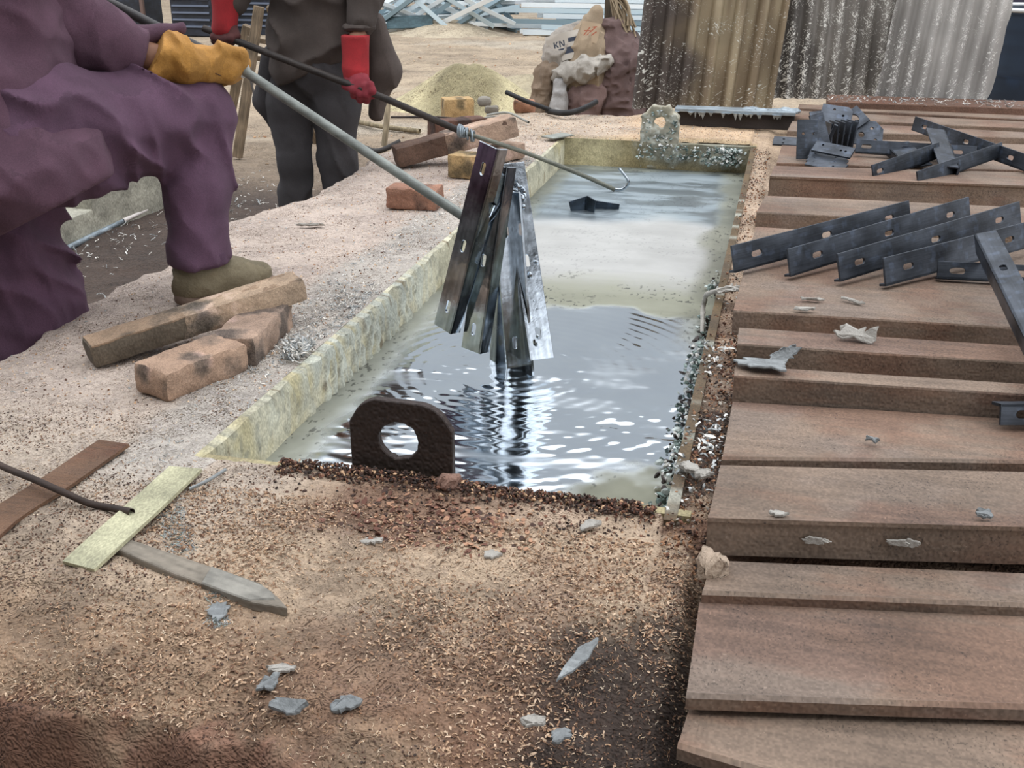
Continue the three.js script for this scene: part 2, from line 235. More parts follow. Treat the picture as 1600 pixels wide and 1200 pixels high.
{
  const xs = [], zs = []; for (let x = -2.05; x < KX0 - .03; x += .0075) xs.push(x); xs.push(KX0 - .02); for (let x = KX0 - .01; x < KX1 + .015; x += .0075) xs.push(x); xs.push(KX1 + .02); for (let x = KX1 + .0275; x < .05; x += .0075) xs.push(x); for (let x = .07; x < 2.2; x += .06) xs.push(x);
  let z = -.35; while (z > KZ1 + .03) { zs.push(z); z -= .005; } zs.push(KZ1 + .02); z = KZ1 + .012; while (z > KZ0 - .015) { zs.push(z); z -= .005 + .004 * Math.min(1, (-1.5 - z) / 2); } zs.push(KZ0 - .02); z = KZ0 - .03; while (z > -6.4) { zs.push(z); z -= .012; }
  const nx = xs.length, pos = [], uv = [], col = [], idx = [];
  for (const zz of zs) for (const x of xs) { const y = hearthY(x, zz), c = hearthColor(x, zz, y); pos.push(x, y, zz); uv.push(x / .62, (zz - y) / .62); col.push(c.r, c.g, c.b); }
  for (let j = 0; j < zs.length - 1; j++) for (let i = 0; i < nx - 1; i++) {
    const mx = (xs[i] + xs[i + 1]) / 2, mz = (zs[j] + zs[j + 1]) / 2; if (mx > KX0 - .02 && mx < KX1 + .02 && mz > KZ0 - .02 && mz < KZ1 + .02) continue;
    const a = j * nx + i; if (pos[a * 3 + 1] < FLOOR - .06 && pos[(a + nx) * 3 + 1] < FLOOR - .06) continue; idx.push(a, a + 1, a + nx + 1, a, a + nx + 1, a + nx);
  }
  const g = new THREE.BufferGeometry(); g.setAttribute('position', new THREE.Float32BufferAttribute(pos, 3)); g.setAttribute('uv', new THREE.Float32BufferAttribute(uv, 2)); g.setAttribute('color', new THREE.Float32BufferAttribute(col, 3)); g.setIndex(idx); g.computeVertexNormals();
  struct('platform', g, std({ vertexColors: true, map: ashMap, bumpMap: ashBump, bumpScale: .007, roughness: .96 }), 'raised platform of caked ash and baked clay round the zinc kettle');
}

// ---------------------------------------------------------------- kettle with its walls and lifting lugs
const crustMap = paint(1024, 512, (u, v) => { const a = tf(u, v, 8, 5, 5), f = tn(u, v, 200, 120, 8); const k = .82 + .3 * (a - .5) + .2 * (f - .5); return [255 * k, 255 * k, 255 * k * .97]; });
{
  const kettle = thing('kettle', V((KX0 + KX1) / 2, FLOOR, (KZ0 + KZ1) / 2), 'long sunken steel kettle with pale yellow crusted walls full of molten zinc', 'kettle');
  const inv = V().copy(kettle.position).negate(), put = (name, g, m, lab) => { g.translate(inv.x, inv.y, inv.z); const o = mesh(name, g, m, kettle); if (lab) o.userData.label = lab; return o; };
  const wallMat = std({ vertexColors: true, map: crustMap, bumpMap: grit, bumpScale: .004, roughness: .8 });
  const yellow = rgb(218, 206, 168), cream = rgb(220, 214, 192), lead = rgb(150, 150, 140), olive = rgb(146, 130, 92), zn = rgb(205, 208, 200), brown = rgb(120, 96, 62), cc = new THREE.Color();
  const box2 = (w, h, d, nx, ny, nz, x, y, z) => { const g = new THREE.BoxGeometry(w, h, d, nx, ny, nz); g.translate(x, y, z); return g; };
  { // left wall: yellow oxide, splashed with zinc half way along
    const g = box2(.02, .39, 3.22, 1, 56, 560, KX0 - .01, -.193, (KZ0 + KZ1) / 2), p = g.attributes.position, splash = (y, z) => sst(-1.75, -2.05, z + .3 * (f2(z * 4, y * 8, 2, 3) - .5)) * sst(-3.0, -2.55, z) * sst(.42, .62, f2(z * 60, y * 18, 3, 7));
    for (let i = 0; i < p.count; i++) if (p.getX(i) > KX0 - .005) { const y = p.getY(i), z = p.getZ(i); p.setX(i, KX0 + .004 * (f2(z * 18, y * 18, 3, 2) - .5) + (.012 * f2(z * 50, y * 30, 3, 12) + .003) * splash(y, z) - .014 * sst(-.02, .004, y) * f2(z * 14, 1, 2, 9)); if (y > 0) p.setY(i, y - .006 * f2(z * 22, 4, 3, 3)); }
    colorBy(g, (x, y, z) => cc.copy(yellow).lerp(cream, sst(.25, .5, f2(z * 9, y * 9, 4, 5))).lerp(lead, sst(.62, .78, f2(z * 60, y * 30, 3, 15)) * .6).lerp(zn, splash(y, z) * .9).lerp(brown, sst(.74, .84, f2(z * 40, y * 12, 2, 31)) * .7).clone());
    put('side_wall', boxUV2(g), wallMat, 'pale yellow kettle wall splashed with zinc');
  }
  put('side_wall', boxUV2(colorBy(box2(.02, .39, 3.26, 1, 10, 200, KX1 + .01, -.197, (KZ0 + KZ1) / 2), (x, y, z) => cc.copy(rgb(94, 78, 62)).lerp(brown, f2(z * 9, y * 9, 3, 4)).lerp(zn, sst(.6, .75, f2(z * 22, y * 22, 2, 6)) * .6).clone())), wallMat);
  { // far wall with crusts of frozen zinc
    const g = box2(.84, .4, .02, 170, 80, 1, (KX0 + KX1) / 2, -.198, KZ0 - .01), p = g.attributes.position, crust = (x, y) => clamp(sst(.2, .03, Math.hypot((x + .22) * 1.1, (y + .02) * 1.6)) + sst(.16, .03, Math.hypot((x + .5) * 1.0, y * 1.2)) + .5 * sst(.2, .06, Math.hypot((x + .36), (y + .02) * 1.6)), 0, 1);
    for (let i = 0; i < p.count; i++) if (p.getZ(i) > KZ0 - .005) { const x = p.getX(i), y = p.getY(i); p.setZ(i, KZ0 + .015 * (f2(x * 14, y * 14, 3, 2) - .3) + crust(x, y) * (.03 * f2(x * 30, y * 30, 3, 9) + .02) - .02 * sst(-.03, .004, y)); }
    colorBy(g, (x, y) => cc.copy(olive).lerp(yellow, sst(-.6, -.8, x + .2 * (f2(x * 8, y * 8, 3, 3) - .5)) * .8 + .25 * f2(x * 9, y * 9, 3, 13)).lerp(lead, crust(x, y) * .8).lerp(zn, sst(.58, .7, f2(x * 34, y * 34, 2, 19)) * crust(x, y)).clone());
    put('end_wall', boxUV2(g), wallMat, 'olive kettle wall crusted with frozen zinc');
  }
  put('end_wall', boxUV2(colorBy(box2(.88, .39, .02, 120, 10, 1, (KX0 + KX1) / 2, -.198, KZ1 + .01), (x, y) => cc.copy(olive).lerp(yellow, f2(x * 9, y * 9, 3, 4)).lerp(brown, sst(.5, .7, f2(x * 12, y * 12, 3, 9)) * .7).clone())), wallMat);
  const bottom = new THREE.BoxGeometry(.84, .02, 3.22); bottom.translate((KX0 + KX1) / 2, -.38, (KZ0 + KZ1) / 2); put('base_plate', boxUV(bottom), rustDark);
  // lifting lugs: plate with cut corners and a round hole, welded to the end walls
  const lug = (w, h, cut, hole, hy, t) => { const s = new THREE.Shape(), q = cut * .42; s.moveTo(-w / 2, -.06); s.lineTo(w / 2, -.06); s.lineTo(w / 2, h - cut); s.lineTo(w / 2 - q * .9, h - q); s.quadraticCurveTo(w / 2 - cut * .75, h - .002, w / 2 - cut * 1.25, h); s.lineTo(-w / 2 + cut * 1.1, h + .002); s.quadraticCurveTo(-w / 2 + cut * .6, h - .004, -w / 2 + q * .8, h - q); s.lineTo(-w / 2, h - cut); s.closePath();
    const p = new THREE.Path(); for (let i = 0; i <= 36; i++) { const a = -i / 36 * Math.PI * 2, r = hole * (1 + .1 * (n2(i * .9 % 32.4, 3, 5) - .5)); p[i ? 'lineTo' : 'moveTo'](Math.cos(a) * r * 1.02 - .004, hy + Math.sin(a) * r); } s.holes.push(p);
    return new THREE.ExtrudeGeometry(s, { depth: t, bevelEnabled: true, bevelSize: .0016, bevelThickness: .0016, bevelSegments: 1, curveSegments: 12 }); };
  { const g = lug(.176, .132, .042, .0355, .064, .013); g.translate((at(550, 735).x + at(712, 745).x) / 2, .0, -1.553); put('lifting_lug', boxUV(g, 1), std({ color: rgb(66, 54, 50), map: rustMap, bumpMap: rustRel, bumpScale: .004, roughness: .72, metalness: .15 }), 'dark rusty lifting lug with round hole at the near end'); }
  { // the far one lies under a skin of frozen zinc
    const cx = (at(1000, 225).x + at(1058, 225).x) / 2, P = (x, y, z) => { const X = x - cx, Y = y - .0, w = .074, h = .15; let d = Math.max(Math.abs(X) - w, Y - h, -.1 - Y, Math.abs(z + 4.73) - .012, (Math.abs(X) + Y - (w + h - .045)) * .7); d = Math.max(d, .031 - Math.hypot(X, (Y - .085))); return d - .006 - .018 * (f3(x * 42, y * 42, z * 42, 2) - .45); };
    const g = skin(P, V(cx - .13, -.12, -4.8), V(cx + .13, .2, -4.66), .005);
    colorBy(g, (x, y, z) => cc.copy(lead).lerp(zn, sst(.5, .66, f3(x * 60, y * 60, z * 60, 2))).lerp(olive, .25 + .4 * (f3(x * 16, y * 16, z * 16, 2) - .3)).clone());
    put('lifting_lug', boxUV(g, 1), std({ vertexColors: true, roughness: .6, metalness: .25, bumpMap: grit, bumpScale: .004 }), 'lifting lug caked in frozen zinc at the far end');
  }
}
function boxUV2(g) { const c = g.attributes.color; return boxUV(g, .5); }

// ---------------------------------------------------------------- molten zinc
const dip = at(800, 578, ZINC);                                                            // where the hanging angles meet the metal
{
  const W = KX1 - KX0, D = KZ1 - KZ0, zA = at(960, 478, ZINC).z, zB = at(960, 348, ZINC).z, dip2 = at(925, 325, ZINC);
  const wav = (x, z) => f2(x * 5, z * 3, 3, 8) - .5;
  const scum = (x, z) => { const e = z + .16 * wav(x, z) + .05 * (f2(x * 14, z * 5, 2, 5) - .5); return sst(zA + .03, zA - .015, e) * (1 - .9 * sst(zB + .12, zB - .12, e + .25 * (f2(x * 3, z * 6, 3, 15) - .5))); };
  const film = (x, z) => clamp(sst(.26, .17, Math.hypot((x + .14) * .9, (z + 1.58) * .8) + .12 * (f2(x * 16, z * 16, 3, 3) - .5)) + sst(.12, .05, -.126 - x + .1 * (f2(x * 8, z * 5, 3, 13) - .5)) * sst(-2.4, -2.8, z) * .8 + sst(.1, .03, x - KX0 + .07 * (f2(x * 9, z * 9, 3, 23) - .5)) * .7 + sst(.1, .04, z - KZ0 + .1 * (f2(x * 9, z * 9, 3, 27) - .5)) * .6 + sst(.07, .03, KZ1 - z + .04 * (f2(x * 12, z * 12, 3, 29) - .5)), 0, 1);
  const M = (u, v) => { const x = KX0 + u * W, z = KZ0 + v * D; return [x, z, scum(x, z), film(x, z)]; };
  const color = paint(1024, 2048, (u, v) => {
    const [x, z, s, f] = M(u, v), a = f2(x * 9, z * 9, 4, 41) - .5, st = f2(x * 2.2, z * 26, 3, 45) - .5, sp = sst(.66, .78, f2(x * 120, z * 70, 2, 51)) * sst(.42, .6, f2(x * 6, z * 7, 3, 53));
    let r = 212 + 16 * a, g = 218 + 16 * a, b = 222 + 14 * a; const farz = sst(zB + .1, zB - .1, z); r -= 66 * farz; g -= 60 * farz; b -= 58 * farz; r += farz * 40 * st; g += farz * 40 * st; b += farz * 38 * st;
    const low = sst(zA - .34, zA - .06, z + .2 * a); // greener, dirtier towards the skimmed edge
    r = lerp(r, 166 + 24 * a + 12 * st - 34 * low, s); g = lerp(g, 165 + 24 * a + 12 * st - 33 * low, s); b = lerp(b, 161 + 24 * a + 12 * st - 46 * low, s);
    r = lerp(r, 112 + 60 * a, f); g = lerp(g, 112 + 60 * a, f); b = lerp(b, 96 + 54 * a, f);
    const dk = 1 - .55 * sp * Math.max(.25 * farz, s * (.15 + .85 * low), f); return [r * dk, g * dk, b * dk];
  }, { wrap: false });
  const rm = paint(1024, 2048, (u, v) => { const [x, z, s, f] = M(u, v), farz = sst(zB + .1, zB - .1, z), n = f2(x * 6, z * 14, 4, 61), rough = lerp(lerp(.07 + .14 * sst(.55, .75, n), .34 + .2 * sst(.4, .65, n), farz), .62, Math.max(s * .95, f)); return [0, rough * 255, lerp(255, 30, Math.max(s * .9, f)) - farz * 60 * sst(.45, .7, n)]; }, { srgb: false, wrap: false });
  const nx = 200, nz = 800, pos = [], uv = [], idx = [];
  for (let j = 0; j <= nz; j++) for (let i = 0; i <= nx; i++) {
    const x = KX0 + W * i / nx, z = KZ0 + D * j / nz, r = Math.hypot(x - dip.x, z - dip.z), r2 = Math.hypot(x - dip2.x, z - dip2.z), open = 1 - Math.max(scum(x, z), film(x, z));
    const ring = Math.sin(r * 2 * Math.PI / .034 + 2.4 * f2(x * 7, z * 7, 2, 3)) * .00062 * Math.exp(-r * 1.6) * sst(.01, .07, r) * (.35 + .9 * f2(x * 6 + 3, z * 6, 2, 19));
    const chop = (f2(x * 16 + z * 4, z * 34, 2, 7) - .5) * .0026 * sst(zA + .1, zA + .6, z) * (.5 + f2(x * 4, z * 4, 2, 71));
    const ring2 = Math.sin(r2 * 2 * Math.PI / .03) * .0006 * Math.exp(-r2 * 7), slow = (f2(x * 5, z * 7, 2, 27) - .5) * .0022;
    const rough = Math.max(film(x, z), .5 * scum(x, z)) * (f2(x * 40, z * 40, 3, 37) - .4) * .003;
    pos.push(x, ZINC + (ring + chop) * open + ring2 + slow * open + rough, z); uv.push(i / nx, j / nz);
  }
  for (let j = 0; j < nz; j++) for (let i = 0; i < nx; i++) { const a = j * (nx + 1) + i; idx.push(a, a + nx + 1, a + 1, a + 1, a + nx + 1, a + nx + 2); }
  const g = new THREE.BufferGeometry(); g.setAttribute('position', new THREE.Float32BufferAttribute(pos, 3)); g.setAttribute('uv', new THREE.Float32BufferAttribute(uv, 2)); g.setIndex(idx); g.computeVertexNormals();
  tag(mesh('molten_zinc', g, std({ map: color, roughnessMap: rm, metalnessMap: rm, metalness: 1, roughness: 1 })), 'silvery molten zinc with ripples and a band of dull scum filling the kettle', 'molten metal', null, 'stuff');
}
// ---------------------------------------------------------------- rusty steel covers to the right of the kettle
// each from its front top edge (left and right end) and the row where its top meets the one behind
function coverBar(label, group, l, r, backL, backR, Y, drop, kind) {
  const A = at(l[0], l[1], Y), B0 = at(r[0], r[1], Y), A2 = at(l[0] + (backL[0] ?? 0), backL[1] ?? backL, Y), B2 = at(r[0], backR, Y);
  const ext = (p, q, k) => p.clone().lerp(q, k), B = ext(A, B0, Math.max(1.3, (1.25 - A.x) / (B0.x - A.x))), C = ext(A2, B2, Math.max(1.3, (1.25 - A2.x) / (B2.x - A2.x))); A2.x = Math.min(A2.x, A.x + .02);
  // top sheet, front flange, lip: one folded section, a little bent along its length
  const n = 60, prof = kind === 'plate' ? [[0, -.016], [0, 0], [.006, .004], [.014, .0], [.03, -.004], [1, -.012], [1, -.02]] : kind === 'lip' ? [[.004, -drop], [.004, -.006], [0, -.004], [0, .003], [.012, .003], [.012, -.004], [1, -.006], [1, -drop]] : [[0, -drop], [0, -.004], [.002, -.0005], [.006, 0], [1, 0], [1, -drop]];
  const pos = [], idx = [], m = prof.length, sd = names.get('steel_cover') ?? 0;
  for (let i = 0; i <= n; i++) {
    const t = i / n, f = ext(A, B, t), k = ext(A2, C, t), dir = k.clone().sub(f), L = dir.length(); dir.normalize();
    const bend = (f2(t * 2.5, sd * 3.7, 2, 5) - .5) * .004, wob = (f2(t * 3, sd * 5.1, 2, 9) - .5) * .003, ragged = i === 0 ? .012 * (rnd() - .5) : 0;
    prof.forEach(([s, y]) => { const d = s <= .04 ? s : s * L; pos.push(f.x + dir.x * d + ragged, Y + y + bend, f.z + dir.z * d + wob); });
  }
  for (let i = 0; i < n; i++) for (let j = 0; j < m; j++) { const a = i * m + j, b = i * m + (j + 1) % m; idx.push(a, b, a + m, b, b + m, a + m); }
  for (const [o, flip] of [[0, 0], [n * m, 1]]) for (let j = 1; j < m - 1; j++) flip ? idx.push(o, o + j, o + j + 1) : idx.push(o, o + j + 1, o + j);
  let g = new THREE.BufferGeometry(); g.setAttribute('position', new THREE.Float32BufferAttribute(pos, 3)); g.setIndex(idx); g = g.toNonIndexed(); g.computeVertexNormals();
  // smooth along, sharp across: face normals are enough at this section size
  tag(mesh('steel_cover', boxUV(g, .9, sd * .37), rustSteel), label, 'cover plate', group);
}
reseed(3);
coverBar('broad rusty cover plate nearest the camera with a cut corner', null, [1053, 1168], [1600, 1330], [20, 1094], 1110, -.005, .03, 'plate');
coverBar('broad rusty cover plate second from the camera with a thin front lip', null, [1073, 1093], [1600, 1109], [22, 931], 951, .008, .03, 'plate');
coverBar('narrow rusty cover plate ending beside the pink clod', null, [1095, 929], [1600, 949], [15, 864], 884, .010, .03, 'plate');
coverBar('rusty cover channel with two pale splashes on its front flange', null, [1110, 812], [1600, 825], [20, 722], 731, .053, .062, 'lip');
coverBar('wide rusty cover sheet between the splashed channel and the folded lip bar', null, [1128, 718], [1600, 724], [18, 618], 646, .014, .04, 'plate');
coverBar('rusty bar with a thin foot just behind the wide sheet', null, [1147, 587], [1600, 616], [1, 571], 600, .051, .06, 'bar');
coverBar('rusty bar under the ragged zinc splash', null, [1148, 536], [1600, 566], [2, 511], 541, .051, .06, 'bar');
coverBar('broad rusty channel that carries the near stack of black angles', null, [1148, 484], [1600, 512], [40, 354], 380, .051, .07, 'bar');
coverBar('dusty cover channel whose left end shows behind the stack of black angles', null, [1184, 331], [1600, 352], [20, 306], 324, .051, .07, 'bar');
coverBar('thick rounded rusty bar lying across in front of the crossed angles', null, [1203, 276], [1600, 292], [8, 256], 267, .068, .075, 'lip');
coverBar('rusty channel that the crossed angles and small plates rest on', null, [1212, 254], [1600, 266], [25, 213], 226, .04, .06, 'bar');
coverBar('thin rusty channel behind the heap of small plates', null, [1228, 204], [1600, 215], [8, 189], 206, .05, .06, 'bar');
coverBar('pale dusty cover strip third from the sheet iron', null, [1240, 184], [1600, 200], [4, 173], 190, .05, .06, 'bar');
coverBar('dusty cover strip next to the ledge', null, [1246, 169], [1600, 186], [2, 163], 177, .05, .06, 'bar');
{ // ledge beam under the third sheet, strewn with zinc chips
  const a = at(1240, 161, .07), b = at(1600, 172, .07), L = 1.9, g = box(L, .1, .26, .006); g.rotateY(0); g.translate(a.x + L / 2 + .16, .03, (a.z + b.z) / 2 - .13);
  tag(mesh('ledge_beam', boxUV(g, .9), rustDark), 'dark rusty beam strewn with chips in front of the third sheet', 'beam');
  const sup = box(1.95, .52, .3); sup.translate(a.x + .16 + .97, -.28, (a.z + b.z) / 2 - .13); tag(mesh('brick_base', boxUV(sup, .9), brickMat(120, 96, 82)), null, null, null, 'structure');
}
{ // beam with white drips behind the kettle
  const A = at(1058, 196, .0), B = at(1236, 196, .0), L = B.x - A.x + .03, t = thing('steel_beam', V((A.x + B.x) / 2, 0, A.z - .03), 'low steel beam with dark web and zinc drips behind the kettle', 'beam');
  const f = box(L, .018, .09, .003); f.translate(0, .071, -.01); mesh('top_flange', boxUV(jitter(f, .003, 20), .5), oldZinc, t);
  const w = box(L - .005, .075, .012); w.translate(0, .031, .0); mesh('web', boxUV(w, .5), std({ color: rgb(58, 52, 52), map: rustMap, roughness: .8 }), t);
  const d = []; reseed(5); for (let i = 0; i < 26; i++) { const h = R(.008, .04) * (i % 5 ? .6 : 1.2), g = new THREE.ConeGeometry(R(.006, .02), h, 6); g.rotateX(Math.PI); g.translate(R(-L / 2, L / 2), .066 - h / 2, .036); d.push(jitter(g, .003, 60, i)); } for (let i = 0; i < 10; i++) { const g = new THREE.SphereGeometry(R(.01, .03), 8, 6); g.scale(1.3, .5, 1); g.translate(R(.05, L / 2), .077, R(-.03, .03)); d.push(jitter(g, .006, 50, i)); } mesh('zinc_drip', boxUV(merge(d), .3), oldZinc, t);
}

// ---------------------------------------------------------------- corrugated sheets
const sheetMap = (base, streak, dark, spl, splAmt, ribs) => paint(1024, 1024, (u, v) => {
  const s = tn(u, v, 22, 2, 3) * .6 + tn(u, v, 60, 4, 5) * .4, a = tf(u, v, 5, 5, 9), low = sst(.75, .2, v), k = .82 + .36 * (a - .5);
  let c = base.map((q, i) => lerp(lerp(q, streak[i], sst(.45, .7, s)), dark[i], sst(.52, .72, tn(u, v, 9, 2, 17) * .6 + .4 * a)) * k);
  const w = (tn(u, v, 60, 60, 2) - .5) * .02, cr = ribs * Math.cos(u * 32 * Math.PI) * tn(u, v, 16, 40, 91), p = sst(.7, .76, tn(u + w, v + w, 300, 210, 23) * .62 + tf(u, v, 6, 4, 29) * .38 + splAmt + cr), q = sst(.7, .76, tn(u - w, v + w, 420, 300, 26) * .6 + tf(u, v, 9, 3, 39) * .4 + splAmt + cr);
  const t = Math.max(p, q); return c.map((x, i) => lerp(x, spl[i], t));
});
function sheet(name, label, A, B, h, prof, pitch, depth, mat, lean, ragged = 0) { // A, B: bottom corners; profile across, leaning back
  const L = A.distanceTo(B), dir = B.clone().sub(A).normalize(), nrm = V(-dir.z, 0, dir.x), nx = Math.round(L / pitch * (prof === 'wave' ? 14 : 16)), ny = 40, pos = [], uv = [], idx = [];
  const f = (s) => { const q = ((s / pitch) % 1 + 1) % 1; return prof === 'wave' ? Math.cos(q * 2 * Math.PI) * depth / 2 : depth * (sst(.0, .1, q) - sst(.4, .5, q)) - depth / 2; };
  for (const side of [0, 1]) for (let j = 0; j <= ny; j++) for (let i = 0; i <= nx; i++) {
    const s = L * i / nx, y = h * j / ny, o = f(s) + (side ? -.0015 : .0015) + .012 * (f2(s * 2, y * 2, 2, 4) - .5), ed = i === nx ? ragged * (f2(y * 7, 1, 3, 8) - .5) : i === 0 ? ragged * .6 * (f2(y * 6, 2, 3, 8) - .5) : 0, sl = lean[0] * y, wdt = s + ed + sl + (lean[2] ?? 0) * y * (i / nx);
    pos.push(A.x + dir.x * wdt + nrm.x * o, A.y + y, A.z + dir.z * wdt + nrm.z * o - lean[1] * y); uv.push(s / (pitch * 16), y / 1.2);
  }
  const W = nx + 1, N = W * (ny + 1), quad = (a, b, c, d) => idx.push(a, b, c, a, c, d);
  for (let j = 0; j < ny; j++) for (let i = 0; i < nx; i++) { const a = j * W + i; quad(a, a + 1, a + W + 1, a + W); quad(N + a, N + a + W, N + a + W + 1, N + a + 1); }
  for (let j = 0; j < ny; j++) { quad(j * W, (j + 1) * W, N + (j + 1) * W, N + j * W); const e = j * W + nx; quad(e, N + e, N + e + W, e + W); }
  const g = new THREE.BufferGeometry(); g.setAttribute('position', new THREE.Float32BufferAttribute(pos, 3)); g.setAttribute('uv', new THREE.Float32BufferAttribute(uv, 2)); g.setIndex(idx); g.computeVertexNormals();
  return tag(mesh(name, g, mat), label, 'corrugated sheet');
}
{
  const z1 = -5.66, a1 = atZ(987, 181, z1), b1 = atZ(1204, 175, z1 - .12);
  sheet('corrugated_sheet', 'brown rusted sheet with broad ribs standing left of the others', V(a1.x, Math.max(0, a1.y), z1), V(b1.x, .02, z1 - .12), .86, 'rib', .112, .045, std({ map: sheetMap([142, 124, 98], [176, 160, 130], [76, 66, 60], [196, 196, 188], -.035, 0), roughness: .75, bumpMap: grit, bumpScale: .002 }), [.06, .1, .02]);
  const z2 = -5.98, a2 = atZ(1203, 172, z2), b2 = atZ(1384, 150, z2 - .1);
  sheet('corrugated_sheet', 'dark wavy sheet splattered with white zinc in the middle', V(a2.x, .03, z2), V(b2.x, .03, z2 - .1), .9, 'wave', .076, .034, std({ map: sheetMap([136, 130, 122], [160, 154, 146], [92, 87, 82], [222, 220, 212], .02, .12), roughness: .75, bumpMap: grit, bumpScale: .002 }), [.01, .1]);
  const z3 = -5.84, a3 = atZ(1367, 150, z3), b3 = atZ(1545, 153, z3);
  sheet('corrugated_sheet', 'pale grey wavy sheet leaning right with a ragged edge', V(a3.x, .06, z3), V(b3.x, .06, z3), .84, 'wave', .07, .034, std({ map: sheetMap([188, 184, 178], [206, 202, 196], [158, 154, 148], [214, 212, 206], -.03, .12), roughness: .7, bumpMap: grit, bumpScale: .001 }), [.085, .06], .035);
}
{ // blue drum behind, with wire
  const c = atZ(1600, 60, -6.75), t = thing('steel_drum', V(c.x + .04, FLOOR, -6.75), 'dark blue steel drum half hidden by the pale sheet', 'drum'), pts = [];
  for (const [r, y] of [[.0, 0], [.29, 0], [.295, .02], [.288, .04], [.288, .3], [.297, .31], [.288, .32], [.288, .58], [.297, .59], [.288, .6], [.288, .87], [.296, .885], [.296, .9], [.28, .9], [.28, .88], [0, .88]]) pts.push(new THREE.Vector2(r, y * 1.05));
  mesh('barrel', new THREE.LatheGeometry(pts, 48), std({ color: rgb(52, 70, 92), map: scaleMap, roughness: .55, metalness: .1 }), t);
  const rim = new THREE.TorusGeometry(.292, .012, 8, 48); rim.rotateX(Math.PI / 2); rim.translate(0, .95, 0); mesh('rim', rim, std({ color: rgb(206, 206, 204), roughness: .5, metalness: .3 }), t);
  const bung = new THREE.CylinderGeometry(.03, .03, .02, 16); bung.translate(.1, .935, .08); mesh('bung', bung, blackSteel, t);
  const k = box(1.4, .36, .12, .01); k.translate(1.72, 0, 0); const b = thing('dark_cabinet', V(0, .46, -7.6), 'dark purplish cupboard standing behind the drum', 'cupboard'); mesh('carcass', boxUV(k), std({ color: rgb(60, 54, 70), roughness: .8 }), b);
  const k2 = box(1.36, .9, .5, .01); k2.translate(1.72, -.5, -.1); mesh('lower_box', boxUV(k2), std({ color: rgb(44, 44, 56), roughness: .8 }), b);
}

// ---------------------------------------------------------------- angle irons with slots
function slotted(L, w, t, slots) { // a flange in x, y with slot holes, thickness along -z
  const s = new THREE.Shape(); s.moveTo(0, 0); s.lineTo(L, 0); s.lineTo(L, w); s.lineTo(0, w); s.closePath();
  for (const [x, y, len, r] of slots) { const p = new THREE.Path(), h = len / 2 - r; p.moveTo(x - h, y - r); p.absarc(x - h, y, r, -Math.PI / 2, Math.PI / 2, true); p.lineTo(x + h, y + r); p.absarc(x + h, y, r, Math.PI / 2, -Math.PI / 2, true); s.holes.push(p); }
  const g = new THREE.ExtrudeGeometry(s, { depth: t, bevelEnabled: true, bevelSize: .0006, bevelThickness: .0006, bevelSegments: 1, curveSegments: 6 }); g.translate(0, 0, -t); return g;
}
// A to B is the outer corner of the angle; face: the way the slotted flange runs from that corner; the other flange runs behind it
function angleIron(A, B, face, back, { w = .05, w2 = w, t = .005, slots = [.06, .5, .94], slots2 = null, len = .038, rad = .008, mat = blackSteel, name = 'angle_iron' } = {}) {
  const L = A.distanceTo(B), list = (s, ww) => s.map((k) => [clamp(k, .05, .95) * L, ww * .5, len, rad]);
  const f = slotted(L, w, t, list(slots, w)), b = slotted(L, w2, t, slots2 ? list(slots2, w2) : []); b.rotateX(-Math.PI / 2); // other flange along -z
  b.translate(0, t, 0); const g = merge([f, b]);
  const x = B.clone().sub(A).normalize(), y = face.clone().addScaledVector(x, -face.dot(x)).normalize(); let z = x.clone().cross(y); const m = new THREE.Matrix4();
  if (z.dot(back) > 0) { g.scale(-1, 1, 1); g.translate(L, 0, 0); const p = g.attributes.position, n = g.attributes.normal; for (let i = 0; i < p.count; i += 3) for (const q of [p, n]) { const v = [q.getX(i), q.getY(i), q.getZ(i)]; q.setXYZ(i, q.getX(i + 1), q.getY(i + 1), q.getZ(i + 1)); q.setXYZ(i + 1, ...v); } x.negate(); z.negate(); m.makeBasis(x, y, z); m.setPosition(B); } else { m.makeBasis(x, y, z); m.setPosition(A); }
  boxUV(g, .35, (names.get(name) ?? 0) * .31);
  const o = mesh(name, boxUV(g, .35, (names.get(name) ?? 0) * .31), mat); o.applyMatrix4(m); return o;
}
